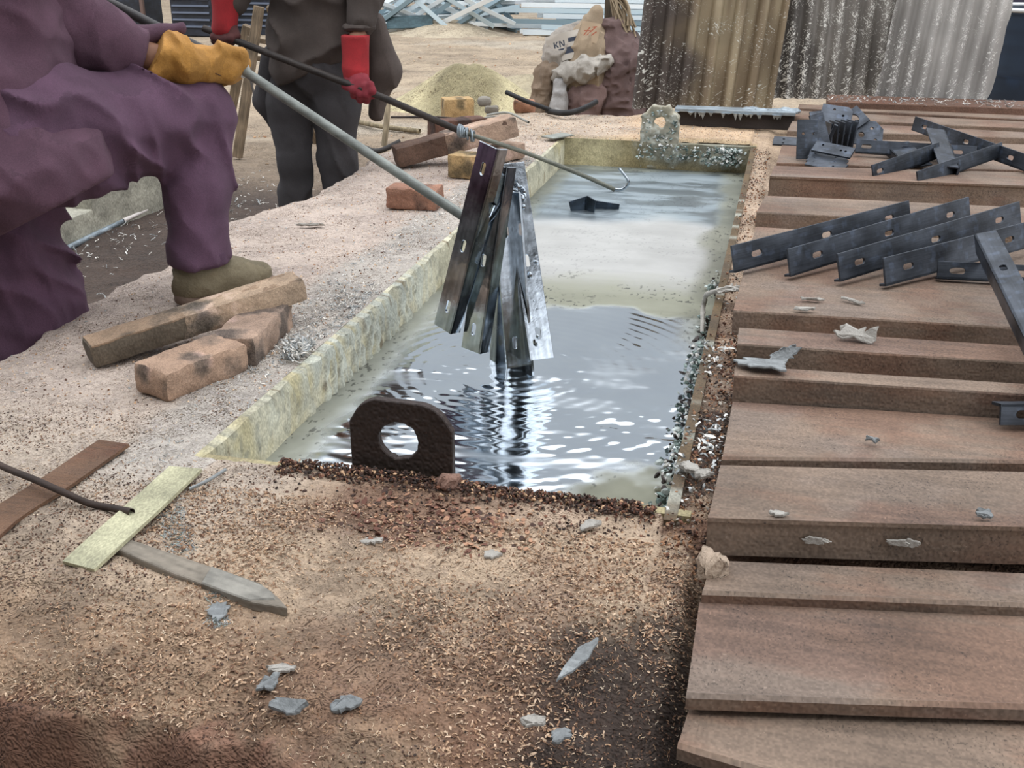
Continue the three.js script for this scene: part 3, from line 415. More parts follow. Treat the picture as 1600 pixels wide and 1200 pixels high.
{
  // stack of black angles lying over one another on the covers: bottom edges of the faces seen
  const up = V(0, .93, -.36), bk = V(0, -.36, -.93), Y0 = .058;
  const put = (l, r, yl, yr, label, o = {}) => { const A = at(l[0], l[1], yl), B = at(r[0], r[1], yr); return tag(angleIron(A, B, o.up ?? up, o.back ?? bk, { w: .067, w2: .02, ...o }), label, 'angle iron', o.group); };
  put([1149, 426], [1424, 351], Y0 + .004, Y0 + .03, 'black slotted angle iron lying leftmost in the near stack', { slots: [.12, .5, .87] });
  put([1236, 432], [1517, 345], Y0 + .004, Y0 + .034, 'black slotted angle iron second from left in the near stack', { slots: [.14, .52, .88] });
  put([1314, 440], [1596, 353], Y0 + .006, Y0 + .036, 'black slotted angle iron with a bright cut left end, third from left', { slots: [.1, .5, .87] });
  put([1385, 447], [1640, 378], Y0 + .003, Y0 + .02, 'black slotted angle iron fourth from left, beneath the leaning flat one', { slots: [.13, .74] });
  put([1464, 435], [1690, 446], Y0 + .002, Y0 + .004, 'dark slotted angle iron lying square along the channel edge', { slots: [.14, .6], w: .042 });
  { // one leans out of the frame on the right
    const A = at(1522, 366, .155), B = at(1636, 600, .1); tag(angleIron(A, B, V(.9, .25, -.2), V(.1, -.9, .2), { w: .05, slots: [.3, .8] }), 'grey angle iron leaning across the near stack towards the camera', 'angle iron');
  }
  { const A = at(1561, 664, .018), B = at(1760, 664, .018); tag(angleIron(A.clone().add(V(0, .036, -.012)), B.clone().add(V(0, .036, -.012)), V(0, -1, .3), V(0, -.1, -1), { w: .038, slots: [.2, .7] }), 'black angle iron end lying alone on the wide cover sheet', 'angle iron'); }
  // crossed angles further back
  const YB = .05;
  put([1424, 203], [1626, 277], YB + .035, YB + .02, 'dark slotted angle iron with bright slots lying aslant behind the crossed pair', { w: .055, slots: [.1, .45, .78], rad: .0085 });
  put([1336, 238], [1524, 250], YB + .006, YB + .006, 'black slotted angle iron lying level behind the crossed pair', { w: .05, slots: [.09, .43, .85] });
  put([1366, 283], [1470, 246], YB - .004, YB + .03, 'grey scuffed angle iron with a forked hole at its left end', { w: .055, slots: [.1] });
  put([1436, 291], [1568, 244], YB - .004, YB + .04, 'angle iron lying aslant in front of the crossed pair, without slots in its face', { w: .05, slots: [] });
  { const A = at(1476, 203, YB + .09), B = at(1500, 262, YB + .04); tag(angleIron(A, B, V(-1, .1, -.1), V(.1, -.4, -.9), { w: .068, slots: [] }), 'broad worn angle iron standing across the top of the crossed pair', 'angle iron'); }
  { const A = at(1384, 226, YB + .03), B = at(1418, 262, YB + .006); tag(angleIron(A, B, V(1, .2, -.4), V(0, -1, -.2), { w: .085, slots: [] }), 'short worn angle iron leaning on the level black one', 'angle iron'); }
}
{ // heap of small cut plates with holes
  const plate = (w, h, t, holes, mat, label, P, x, y, o = {}) => {
    const s = new THREE.Shape(); const c = o.cut ?? 0; s.moveTo(-w / 2, -h / 2); s.lineTo(w / 2, -h / 2); s.lineTo(w / 2, h / 2 - c); s.lineTo(w / 2 - c, h / 2); s.lineTo(-w / 2, h / 2); s.closePath();
    for (const [a, b, r] of holes) { const p = new THREE.Path(); p.absellipse(a * w, b * h, r * (o.ex ?? 1), r, 0, Math.PI * 2, true, 0); s.holes.push(p); }
    const g = new THREE.ExtrudeGeometry(s, { depth: t, bevelEnabled: true, bevelSize: .0008, bevelThickness: .0008, bevelSegments: 1, curveSegments: 10 }); g.translate(0, 0, -t / 2);
    const m = mesh('steel_plate', boxUV(g, .3, (names.get('steel_plate') ?? 0) * .3), mat); m.applyMatrix4(basis(x, y).setPosition(P)); return tag(m, label, 'steel plate', o.group);
  };
  const Y = .045, dk = blackSteel, bl = blackSteel, wh = blackSteel;
  const flat = V(0, .25, -1), q = (px, py, yy) => at(px, py, yy);
  plate(.1, .075, .006, [[-.1, .2, .006], [-.1, -.3, .006]], bl, 'blue grey plate lying flat at the left of the small plate heap', q(1228, 221, Y + .004), V(1, 0, .05), flat);
  plate(.075, .145, .006, [[-.2, .15, .006], [.32, .15, .006]], bl, 'blue grey plate with two holes standing on edge at the heap', q(1261, 218, Y + .07), V(1, .02, -.15), V(.06, 1, -.32));
  plate(.06, .15, .006, [], bl, 'narrow grey plate leaning against the standing plate', q(1282, 208, Y + .08), V(.8, .2, -.6), V(-.12, 1, -.3));
  plate(.12, .09, .006, [[-.1, .25, .006], [.22, -.05, .006]], bl, 'blue grey plate with two small holes topmost of the heap', q(1307, 179, Y + .12), V(1, -.1, .1), V(.3, .6, -.8), { cut: .02 });
  plate(.1, .085, .006, [[0, 0, .026]], bl, 'grey plate with a large round hole tilted on the heap', q(1332, 188, Y + .1), V(.7, .5, -.3), V(-.6, .6, -.6));
  for (let i = 0; i < 5; i++) plate(.085, .11, .005, [[.1, .1, .006]], dk, ['first', 'second', 'third', 'fourth', 'last'][i] + ' dark plate from the left in the upright row', q(1293 + i * 8.5, 213 - i * .6, Y + .055), V(.35 + i * .04, .02, 1), V(-.1 + i * .05, 1, -.15));
  plate(.07, .012, .012, [], dk, 'slim dark bar propped across the upright row', q(1300, 208, Y + .075), V(.35, 1, .2), V(1, -.3, 0));
  plate(.11, .1, .006, [[-.25, -.1, .012], [.25, -.3, .008], [.1, .2, .007]], dk, 'black plate with corner cuts and holes leaning at the right of the heap', q(1357, 208, Y + .055), V(1, -.06, -.1), V(.1, .8, -.55), { cut: .03 });
  for (let i = 0; i < 4; i++) plate(.145 - i * .003, .05, .006, [[-.36, .1, .005], [.2, -.1, .005]], bl, ['lowest', 'second', 'third', 'fourth'][i] + ' plate of the small fanned stack counted from below', q(1291 + i * 1.5, 258 - i * 6.5, Y + .004 + i * .009), V(1, -.05, .5 - i * .1), V(.3, .35, -1));
  plate(.15, .05, .007, [[-.3, .2, .005], [.2, 0, .005], [.32, 0, .005]], wh, 'tilted topmost plate of the small fanned stack', q(1302, 234, Y + .05), V(1, -.08, .45), V(.3, .75, -1));
  plate(.05, .045, .008, [], dk, 'dark offcut at the back of the small plate heap', q(1276, 182, Y + .1), V(1, .1, -.3), V(.1, .7, -.7));
}
// ---------------------------------------------------------------- bundle of angles hanging in the zinc, and the poles that hold them
{
  const Z = dip.z, hang = (top, bot, zt, zb, face, back, label, o = {}) => tag(angleIron(atZ(top[0], top[1], zt), atZ(bot[0], bot[1], zb), face, back, { w: .05, mat: wetZinc, name: 'hanging_angle', slots: [.1, .5, .86], len: .03, rad: .0065, ...o }), label, 'angle iron');
  hang([778, 234], [704, 522], Z + .02, Z + .03, V(-1, -.1, -.5), V(.5, 0, -.87), 'freshly dipped angle iron hanging leftmost, its dark face towards us', { w: .056, w2: .032, slots: [.12, .53, .87] });
  hang([792, 262], [750, 553], Z - .02, Z + .035, V(-1, -.1, -.42), V(.42, 0, -.9), 'freshly dipped angle iron in the middle of the hanging bundle', { w: .056, w2: .034, slots: [.2, .5, .88] });
  hang([783, 257], [829, 563], Z - .15, Z + .02, V(1, .1, -.5), V(-.25, 0, -1), 'blue grey dipped angle iron hanging rightmost with zinc blobs on its face', { w: .055, slots: [.12, .5, .87] });
  hang([786, 262], [774, 590], Z - .16, Z - .015, V(.75, .05, -.65), V(-.6, 0, -.75), 'bright dipped angle iron at the back of the hanging bundle, its foot in the metal', { w2: .035, slots: [.3, .8] });
  hang([800, 300], [822, 588], Z - .09, Z - .035, V(-.75, .05, .62), V(.6, 0, .75), 'shadowed dipped angle iron at the back right of the hanging bundle', { w2: .045, slots: [.2, .8] });
  { const b = []; reseed(8); for (let i = 0; i < 26; i++) { const g = new THREE.SphereGeometry(R(.003, .008), 7, 5); g.scale(1, R(.7, 1.6), .5); const u = R(.1, .9), v = i < 18 ? R(.12, .3) : R(.3, .95), T = atZ(783 + 34 * u, 257 - 9 * u, Z - .148 - .024 * u), Bq = atZ(829 + 35 * u, 563 + 3 * u, Z + .022 - .024 * u); g.translate(...T.lerp(Bq, v).toArray()); b.push(jitter(g, .003, 90, i)); } tag(mesh('zinc_blobs', boxUV(merge(b), .3), wetZinc), 'frozen zinc blobs on the rightmost hanging angle', 'zinc blobs', null, 'stuff'); }
  // pole of the kneeling worker
  const tip = atZ(724, 338, Z - .03), hand = far(377, 108, 2.62), rear = far(156, -3, 2.74), rear2 = far(60, -46, 2.78);
  const pole = thing('dipping_pole', null, 'pale grey steel pole held in the yellow glove, reaching behind the hanging angles', 'pole');
  mesh('pipe', boxUV(tube([hand, hand.clone().lerp(tip, .5), tip], .0115, 30, 14), .4), std({ color: rgb(168, 168, 156), map: zincMap, roughness: .65, metalness: .2, bumpMap: grit, bumpScale: .001 }), pole);
  mesh('handle', boxUV(tube([rear2, rear, hand.clone().lerp(rear, .5), hand], .0125, 40, 12), .4), std({ color: rgb(84, 78, 74), map: zincMap, roughness: .6, metalness: .2 }), pole);
  const tape = bar(hand.clone().lerp(tip, -.01), hand.clone().lerp(tip, .02), .0165, 14); mesh('tape_collar', jitter(tape, .003, 90), std({ color: rgb(200, 196, 190), roughness: .8 }), pole);
  const dirp = tip.clone().sub(hand).normalize(); mesh('hook', boxUV(tube([tip, tip.clone().addScaledVector(dirp, .04), tip.clone().add(V(.06, .0, .02)), tip.clone().add(V(.08, .04, .03))], .006, 24, 8), .4), wetZinc, pole);
  // pole of the standing worker
  const a = atZ(318, 44, -3.775), b = atZ(592, 150, -3.78), j = atZ(722, 206, -4.0), e = at(960, 296, ZINC + .008);
  const p2 = thing('hook_pole', null, 'long dark rod held by the standing worker, its thin hooked end over the far zinc', 'pole');
  mesh('rod', boxUV(tube([a, a.clone().lerp(b, .5), b, b.clone().lerp(j, .5), j], .0125, 50, 10), .4), std({ color: rgb(76, 66, 60), map: scaleMap, roughness: .65, metalness: .2 }), p2);
  mesh('thin_rod', boxUV(tube([j.clone().lerp(b, .1), j, j.clone().lerp(e, .4).add(V(0, .012, 0)), j.clone().lerp(e, .8).add(V(0, .008, 0)), e], .0085, 50, 10), .4), std({ color: rgb(140, 136, 118), map: zincMap, roughness: .7 }), p2);
  const hk = at(970, 268, ZINC + .07); mesh('hook', boxUV(tube([e, e.clone().add(V(.03, .002, 0)), e.clone().add(V(.055, .03, 0)), V(hk.x, e.y + .085, e.z)], .006, 20, 8), .4), wetZinc, p2);
  const k = []; reseed(14); for (let i = 0; i < 22; i++) { const t = R(-.16, .1), g = new THREE.TorusGeometry(.015 + R(0, .008), .0035, 6, 14); g.rotateY(R(1, 2)); g.rotateX(R(-.5, .5)); const c2 = t < 0 ? j.clone().lerp(b, -t * .25) : j.clone().lerp(e, t * 1.2); g.translate(c2.x, c2.y, c2.z); k.push(g); } mesh('wire_binding', boxUV(merge(k), .3), oldZinc, p2);
}
{ // ends of the parts that the standing worker dips
  const put = (px, py, w, h, d, ry, rz, label) => { const g = box(w, h, d, .001, 1); g.rotateZ(rz); g.rotateY(ry); const P = at(px, py, ZINC); g.translate(P.x, P.y + h * .22, P.z); tag(mesh('dipped_plate', boxUV(g, .3), std({ color: rgb(92, 104, 118), map: scaleMap, roughness: .3, metalness: .8 })), label, 'steel plate'); };
  put(906, 328, .075, .06, .005, .5, .25, 'dark plate corner rising from the far zinc on the left'); put(922, 330, .05, .07, .005, -.7, -.2, 'dark plate standing from the far zinc in the middle'); put(944, 326, .11, .035, .006, .12, -.12, 'dark plate edge rising from the far zinc on the right');
}

// ---------------------------------------------------------------- bricks, blocks and bars lying on the hearth
function rough(w, h, d, bev, amp, sd = 1, fr = 22) {
  let g = new THREE.BoxGeometry(w, h, d, Math.max(6, Math.round(w / .011)), Math.max(4, Math.round(h / .011)), Math.max(4, Math.round(d / .011))); const p = g.attributes.position;
  for (let i = 0; i < p.count; i++) { const v = V().fromBufferAttribute(p, i), q = V(clamp(v.x, -w / 2 + bev, w / 2 - bev), clamp(v.y, -h / 2 + bev, h / 2 - bev), clamp(v.z, -d / 2 + bev, d / 2 - bev)), o = v.clone().sub(q); if (o.lengthSq() > 1e-12) { o.setLength(bev); v.copy(q).add(o); } p.setXYZ(i, v.x, v.y, v.z); }
  jitter(g, amp, fr, sd); jitter(g, amp * .5, fr * 3, sd + 5); return g;
}
// P: the lower front left corner, along: the lower front edge, h up, d towards the back
function block(name, label, cat, P, Q, h, d, mat, { bev = .008, amp = .004, sd = 1, roll = 0, group } = {}) {
  const x = Q.clone().sub(P), w = x.length(); x.normalize(); let z = x.clone().cross(V(0, 1, 0)).normalize(); const y = z.clone().cross(x).normalize();
  const g = boxUV(rough(w, h, d, bev, amp, sd), .4, sd * .21), c = P.clone().add(Q).multiplyScalar(.5).addScaledVector(y, h / 2).addScaledVector(z, -d / 2);
  z.negate(); const m = new THREE.Matrix4().makeBasis(x, y, x.clone().cross(y)); if (roll) m.multiply(new THREE.Matrix4().makeRotationX(roll)); m.setPosition(c.addScaledVector(z, d * 0));
  const o = mesh(name, g, mat); o.applyMatrix4(m); return tag(o, label, cat, group);
}
const backOf = (P, Q, d) => { const x = Q.clone().sub(P).normalize(), z = V(0, 1, 0).cross(x).normalize(); return P.clone().addScaledVector(z, 0); };
{
  const bA = brickMat(196, 170, 150), bB = brickMat(190, 168, 152), bY = brickMat(206, 178, 130), bD = brickMat(112, 82, 70), dusty = brickMat(200, 172, 146), pink = brickMat(200, 176, 158);
  block('brick', 'chipped pinkish brick with a sooty side in front of the dusty plank', 'brick', at(264, 632, -.002), at(392, 580, -.002), .066, .105, bA, { bev: .012, amp: .006, sd: 3 });
  block('brick', 'grey topped brick wedged behind the chipped one under the plank end', 'brick', at(403, 577, -.002), at(462, 512, -.002), .068, .1, bB, { bev: .01, amp: .006, sd: 8 });
  { // plank: sooty at one end, dust caked on the rest
    const P = at(150, 577, .002), Q = at(482, 468, .068), t = block('plank', 'long dusty plank with a sooty near end resting on two bricks beside the boot', 'plank', P, Q, .05, .075, std({ color: rgb(108, 96, 84), map: crustMap, bumpMap: grit, bumpScale: .004, roughness: .95 }), { bev: .006, amp: .003, sd: 5 });
    const L = P.distanceTo(Q), g = rough(L * .6, .0535, .079, .006, .002, 9, 30), p = g.attributes.position; for (let i = 0; i < p.count; i++) if (p.getX(i) < -L * .27) p.setX(i, p.getX(i) + .03 * (f2(p.getY(i) * 40, p.getZ(i) * 25, 2, 3) - .3)); g.translate(L * .199, .0005, .0); g.computeVertexNormals(); tag(mesh('dust_crust', boxUV(g, .4), brickMat(204, 184, 162), t), 'pale caked dust on the far part'); const g3 = rough(L * .985, .007, .072, .003, .0015, 29, 30); g3.translate(0, .0235, 0); tag(mesh('dust_crust', boxUV(g3, .4), brickMat(178, 156, 134), t), 'dust lying on the top');
  }
  block('brick', 'small red brown brick lying alone near the pole', 'brick', at(602, 327, 0), at(682, 331, 0), .07, .1, brickMat(178, 136, 116), { bev: .01, amp: .006, sd: 12 });
  block('brick', 'tan brick standing under the tilted plank by the hanging angles', 'brick', at(699, 278, 0), at(746, 282, 0), .085, .1, bY, { sd: 14 });
  { const P = at(625, 263, .004), Q = at(812, 213, .1), t = block('plank', 'short tilted plank, sooty at its low end, behind the hanging angles', 'plank', P, Q, .075, .1, std({ color: rgb(116, 90, 78), map: crustMap, bumpMap: grit, bumpScale: .004, roughness: .95 }), { bev: .006, amp: .003, sd: 21 }); const L = P.distanceTo(Q), g = rough(L * .6, .078, .103, .006, .004, 19, 30); g.translate(L * .2, .001, .001); tag(mesh('dust_crust', boxUV(g, .4), pink, t), 'pale caked dust on the raised part'); }
  block('brick', 'pinkish brick lying right of the tops of the hanging angles', 'brick', at(776, 258, 0), at(822, 246, 0), .06, .1, pink, { sd: 24 });
  block('brick', 'dark red brown brick behind the tilted plank', 'brick', at(680, 218, 0), at(764, 211, 0), .075, .1, bD, { sd: 16 });
  block('brick', 'yellowish brick standing on the dark one', 'brick', at(695, 189, .0), at(742, 187, .0), .1, .1, bY, { sd: 17 });
  block('brick', 'broken reddish brick beside the black shovel', 'brick', at(803, 177, 0), at(836, 177, 0), .06, .09, brickMat(170, 128, 104), { sd: 19, bev: .012, amp: .01 });
  block('stone', 'smooth grey stone right of the yellowish brick', 'stone', at(746, 168, .0), at(768, 168, .0), .05, .07, std({ color: rgb(128, 122, 112), bumpMap: grit, bumpScale: .003, roughness: .9 }), { bev: .022, amp: .006, sd: 22 });
  block('stone', 'small flat grey stone by the thin rods', 'stone', at(757, 178, .0), at(779, 178, .0), .035, .07, std({ color: rgb(112, 106, 96), bumpMap: grit, bumpScale: .003, roughness: .9 }), { bev: .015, amp: .006, sd: 23 });
  { const A = at(848, 216, .012), g = box(.13, .006, .075, .002); g.rotateY(1.0); g.translate(A.x + .055, .016, A.z - .05); tag(mesh('flat_offcut', boxUV(g, .3), std({ color: rgb(168, 166, 152), map: zincMap, roughness: .7 })), 'flat grey offcut lying left of the far kettle wall', 'steel offcut'); }
  const rod = (pts, r, mat, label, name = 'thin_rod', cat = 'rod') => tag(mesh(name, boxUV(tube(pts, r, 30, 7), .4), mat), label, cat);
  const rusty = std({ color: rgb(86, 66, 54), map: scaleMap, roughness: .8 }), greyr = std({ color: rgb(186, 180, 166), map: zincMap, roughness: .7 });
  rod([at(612, 183, .02), at(690, 184, .06), at(792, 193, .02)], .006, rusty, 'thin dark rod lying across behind the bricks');
  rod([at(760, 180, .02), at(790, 176, .03), at(826, 191, .012)], .006, greyr, 'thin pale bent rod right of the stones');
  rod([at(745, 188, .012), at(770, 182, .02), at(800, 187, .012)], .004, greyr, 'short thin pale rod below the stones');
  // black shovel by the sacks
  { const t = thing('shovel', null, 'black iron shovel with a curved blade lying by the sacks', 'shovel'), dk = std({ color: rgb(52, 50, 50), map: scaleMap, roughness: .6, metalness: .3 }); mesh('handle', boxUV(tube([at(791, 144, .1), at(820, 157, .07), at(860, 172, .03)], .012, 20, 8), .4), dk, t);
    const s = []; for (let i = 0; i <= 10; i++) { const a = i / 10; s.push(at(855 + 76 * a, 173 + 6 * Math.sin(a * 3.1) - 14 * a * a, .022 + .03 * a)); } const g = tube(s, .014, 30, 8); mesh('blade', boxUV(g, .4), dk, t); }
  // flat bars and rod at the lower left
  const strip = (c, w, t, mat, label, name, n = 24) => { // c: centre line points
    const cv = new THREE.CatmullRomCurve3(c), pos = [], idx = []; for (let i = 0; i <= n; i++) { const P = cv.getPoint(i / n), d = cv.getTangent(i / n), s = V(d.z, 0, -d.x).normalize(), u = s.clone().cross(d).normalize().multiplyScalar(Math.sign(s.clone().cross(d).y) || 1); for (const [a, b] of [[-1, 0], [1, 0], [1, 1], [-1, 1]]) pos.push(...P.clone().addScaledVector(s, a * w / 2).addScaledVector(u, -b * t).toArray()); }
    for (let i = 0; i < n; i++) for (let j = 0; j < 4; j++) { const a = i * 4 + j, b = i * 4 + (j + 1) % 4; idx.push(a, b, a + 4, b, b + 4, a + 4); } idx.push(0, 2, 1, 0, 3, 2); const e = n * 4; idx.push(e, e + 1, e + 2, e, e + 2, e + 3);
    let g = new THREE.BufferGeometry(); g.setAttribute('position', new THREE.Float32BufferAttribute(pos, 3)); g.setIndex(idx); g = g.toNonIndexed(); g.computeVertexNormals(); return tag(mesh(name, boxUV(g, .4), mat), label, 'flat bar'); };
  strip([at(122, 883, .012), at(158, 850, .02), at(225, 790, .022), at(290, 730, .016)], .058, .006, std({ color: rgb(204, 200, 170), map: crustMap, roughness: .75, bumpMap: grit, bumpScale: .001 }), 'pale yellow green flat bar lying aslant at the lower left', 'flat_bar');
  strip([at(-60, 862, .012), at(0, 808, .012), at(80, 757, .013), at(178, 690, .014)], .062, .006, std({ color: rgb(120, 92, 72), map: rustMap, bumpMap: rustRel, bumpScale: .002, roughness: .85 }), 'dark rusty flat bar running out at the left edge', 'flat_bar');
  rod([at(-30, 708, .03), at(0, 727, .03), at(60, 752, .032), at(105, 772, .028), at(140, 787, .014), at(172, 793, .014), at(206, 800, .026)], .0058, rusty, 'dark bent rod lying over both flat bars', 'bent_rod');
  { // wooden blade with a whitened tip
    const A = at(190, 850, .012), B = at(446, 949, .012), L = A.distanceTo(B), s = new THREE.Shape(); s.moveTo(0, .012); s.lineTo(L * .55, .018); s.lineTo(L * .82, .017); s.quadraticCurveTo(L * .93, .012, L, -.001); s.lineTo(L * .86, -.013); s.lineTo(L * .4, -.016); s.lineTo(0, -.012); s.closePath();
    const g = new THREE.ExtrudeGeometry(s, { depth: .009, bevelEnabled: true, bevelSize: .003, bevelThickness: .003, bevelSegments: 2 }); jitter(g, .002, 40); g.rotateX(-Math.PI / 2); const t = mesh('stirring_stick', boxUV(g, .3), std({ color: rgb(172, 156, 136), map: zincMap, roughness: .9, bumpMap: grit, bumpScale: .002 })); t.applyMatrix4(basis(B.clone().sub(A), V(0, 1, 0)).setPosition(A.clone().setY(.002))); tag(t, 'narrow wooden blade with a pointed zinc whitened end', 'stirring stick');
    const s2 = new THREE.Shape(); s2.moveTo(L * .52, .019); s2.lineTo(L * .8, .019); s2.quadraticCurveTo(L * .9, .013, L * .92, .006); s2.lineTo(L * .84, -.014); s2.lineTo(L * .58, -.017); s2.closePath(); const g2 = new THREE.ExtrudeGeometry(s2, { depth: .012, bevelEnabled: true, bevelSize: .002, bevelThickness: .002, bevelSegments: 1 }); jitter(g2, .003, 60); g2.rotateX(-Math.PI / 2); tag(mesh('zinc_skin', boxUV(g2, .3), std({ color: rgb(178, 168, 152), map: zincMap, bumpMap: grit, bumpScale: .003, roughness: .8 }), t), 'whitish zinc skin'); }
  rod([at(296, 764, .01), at(322, 752, .018), at(352, 734, .01)], .003, zincFlake, 'thin silvery wire right of the yellow green bar', 'wire_piece', 'wire');
}
// ---------------------------------------------------------------- the two workers
const fold = (x, y, z, s) => { const r = 1 - Math.abs(2 * n3(x, y, z + s) - 1); return r * r - .33; };
const bounds = (list, pad) => { const lo = V(1e9, 1e9, 1e9), hi = V(-1e9, -1e9, -1e9); for (const [a, b, ra, rb] of list) { const r = Math.max(ra, rb) + pad; for (const p of [a, b]) { lo.min(p.clone().subScalar(r)); hi.max(p.clone().addScalar(r)); } } return [lo, hi]; };
function part(name, list, k, cell, mat, parent, { shape, label, pad = .03 } = {}) {
  const base = limbs(list, k), f = shape ? (x, y, z) => shape(base(x, y, z), x, y, z) : base, [lo, hi] = bounds(list, pad), g = boxUV(indexKeep(skin(f, lo, hi, cell)), .3), o = mesh(name, g, mat, parent); if (label) o.userData.label = label; return o;
}
function indexKeep(g) { g.computeVertexNormals(); return g.toNonIndexed(); }
function headLimbs(c, fw, up) { // c: middle of the skull; face looks along fw
  const s = fw.clone().cross(up).normalize(), q = (a, b, d) => c.clone().addScaledVector(s, a).addScaledVector(up, b).addScaledVector(fw, d);
  return { q, list: [[q(0, .02, -.012), q(0, .02, .012), .088, .084], [q(0, -.05, .03), q(0, -.085, .055), .06, .036], [q(0, .01, .088), q(0, -.03, .112), .009, .015], [q(-.022, .022, .09), q(.022, .022, .09), .014, .014], [q(-.022, -.06, .082), q(.022, -.06, .082), .012, .012], [q(-.085, .0, -.005), q(-.09, -.03, -.005), .016, .01], [q(.085, .0, -.005), q(.09, -.03, -.005), .016, .01]] };
}
function headParts(h, body, hairMat, eyeMat) {
  for (const s of [-1, 1]) { const e = new THREE.SphereGeometry(.011, 12, 8); e.translate(...h.q(s * .032, .008, .078).toArray()); mesh('eye', e, eyeMat, body); }
  part('hair', [[h.q(0, .045, -.03), h.q(0, .05, .01), .088, .084], [h.q(0, .0, -.05), h.q(0, .03, -.04), .075, .08]], .02, .008, hairMat, body, { shape: (d, x, y, z) => d - .006 * f3(x * 60, y * 60, z * 60, 2) });
}
const skinMat = std({ color: rgb(128, 90, 68), roughness: .7, bumpMap: grit, bumpScale: .0006 }), hairM = std({ color: rgb(28, 24, 22), roughness: .8 }), eyeM = std({ color: rgb(225, 220, 212), roughness: .3 });
{ // kneeling worker in purple
  const heel = at(285, 478, 0), toe = at(432, 444, 0), fd = toe.clone().sub(heel).setY(0).normalize(), rt = V(-fd.z, 0, fd.x);
  const ankle = heel.clone().addScaledVector(fd, .05).setY(.105), knee = far(309, 176, 2.63), hipR = far(28, 205, 2.36), hipL = hipR.clone().add(V(-.2, -.03, -.1)), kneeL = V(-1.765, -.03, -2.17), ankleL = V(-1.79, -.4, -2.12);
  const pel = hipR.clone().add(hipL).multiplyScalar(.5).add(V(0, .06, 0)), chest = pel.clone().add(V(.03, .4, -.02)), neck = chest.clone().add(V(.05, .17, -.05)), head = neck.clone().add(V(.05, .16, -.06));
  const shR = chest.clone().addScaledVector(rt, .17).add(V(0, .1, 0)), shL = chest.clone().addScaledVector(rt, -.17).add(V(0, .1, 0)), elR = far(62, 28, 2.4), wrR = far(240, 92, 2.53), elL = shL.clone().add(V(.1, -.24, -.22)), wrL = far(20, -60, 2.74), haL = far(62, -46, 2.78), haR = far(340, 104, 2.6);
  const person = thing('person', null, 'worker in loose purple clothes, one boot on the hearth, holding a pole in yellow gloves', 'person');
  const hd = headLimbs(head, fd.clone().setY(-.35).normalize(), V(.1, 1, -.2).normalize());
  part('body', [...hd.list, [head, neck, .05, .052], [neck, chest, .06, .13, fd, 1.25], [chest, pel, .14, .13, fd, 1.2], [shL, shR, .06, .06], [shR, elR, .052, .042], [elR, wrR, .042, .029], [wrR, haR, .028, .03], [shL, elL, .052, .042], [elL, wrL, .042, .029], [wrL, haL, .03, .035], [pel, hipR, .11, .1], [pel, hipL, .11, .1], [hipR, knee, .085, .058], [knee, ankle, .055, .036], [hipL, kneeL, .085, .058], [kneeL, ankleL, .055, .036], [ankle, heel.clone().lerp(toe, .6).setY(.05), .036, .03], [ankleL, ankleL.clone().addScaledVector(fd, .17).setY(FLOOR + .05), .036, .03]], .03, .012, skinMat, person);
  headParts(hd, person, hairM, eyeM);
  const purple = cloth(112, 80, 102), purpleD = cloth(104, 72, 96), tun = cloth(108, 76, 92), dep = (p) => p.clone().sub(EYE).dot(CZ);
  const thighDir = knee.clone().sub(hipR).normalize(), hem = ankle.clone().add(V(0, .1, 0)).lerp(knee, .02), hemL = ankleL.clone().add(V(0, -.02, 0));
  const legC = far(313, 300, dep(ankle) - .01), hemC = far(312, 409, dep(ankle) + .01);
  part('trousers', [[hipR.clone().add(V(.02, .0, 0)), hipR.clone().lerp(knee, .55).add(V(0, -.012, 0)), .15, .116], [hipR.clone().lerp(knee, .55).add(V(0, -.012, 0)), knee.clone().add(V(.0, -.006, 0)), .116, .082], [knee, legC, .078, .068], [legC, hemC, .066, .069], [pel, hipL, .16, .15], [hipL, kneeL, .14, .125], [kneeL, hemL, .125, .11], [hipR, hipL, .14, .14]], .04, .0075, purple, person, { pad: .035, shape: (d, x, y, z) => {
    if (d > .05) return d; const px = x - knee.x, along = px * thighDir.x + (y - knee.y) * thighDir.y + (z - knee.z) * thighDir.z, low = sst(-.02, -.14, y - knee.y) * sst(-.14, -.02, along + .1);
    const t = fold(along * 8 + (y - knee.y) * 13, (y - knee.y) * 3 - along * 3, z * 5, 3) * .034 * sst(.02, -.1, along) * (1 - low) + fold((x - z) * 13 + (y) * 4, y * 2.6, z * 5, 9) * .016 * sst(.35, .1, Math.abs(y - .2)) + fold(x * 20, y * 13, z * 20, 5) * .006;
    d -= t; const hb = .018; return Math.max(d, y < hemC.y + .05 && Math.hypot(x - hemC.x, z - hemC.z) < .2 ? hemC.y - .002 - y + .02 * (x - hemC.x) - .004 * Math.sin(x * 60) : -9, -(FLOOR + .07) * 0 - 9);
  } });
  part('trouser_hem', [[hemC.clone().add(V(0, .022, 0)), hemC.clone().add(V(0, .008, 0)), .0715, .0725]], .01, .006, purpleD, person, { shape: (d, x, y) => Math.max(d, hemC.y - .004 - y, y - hemC.y - .034) });
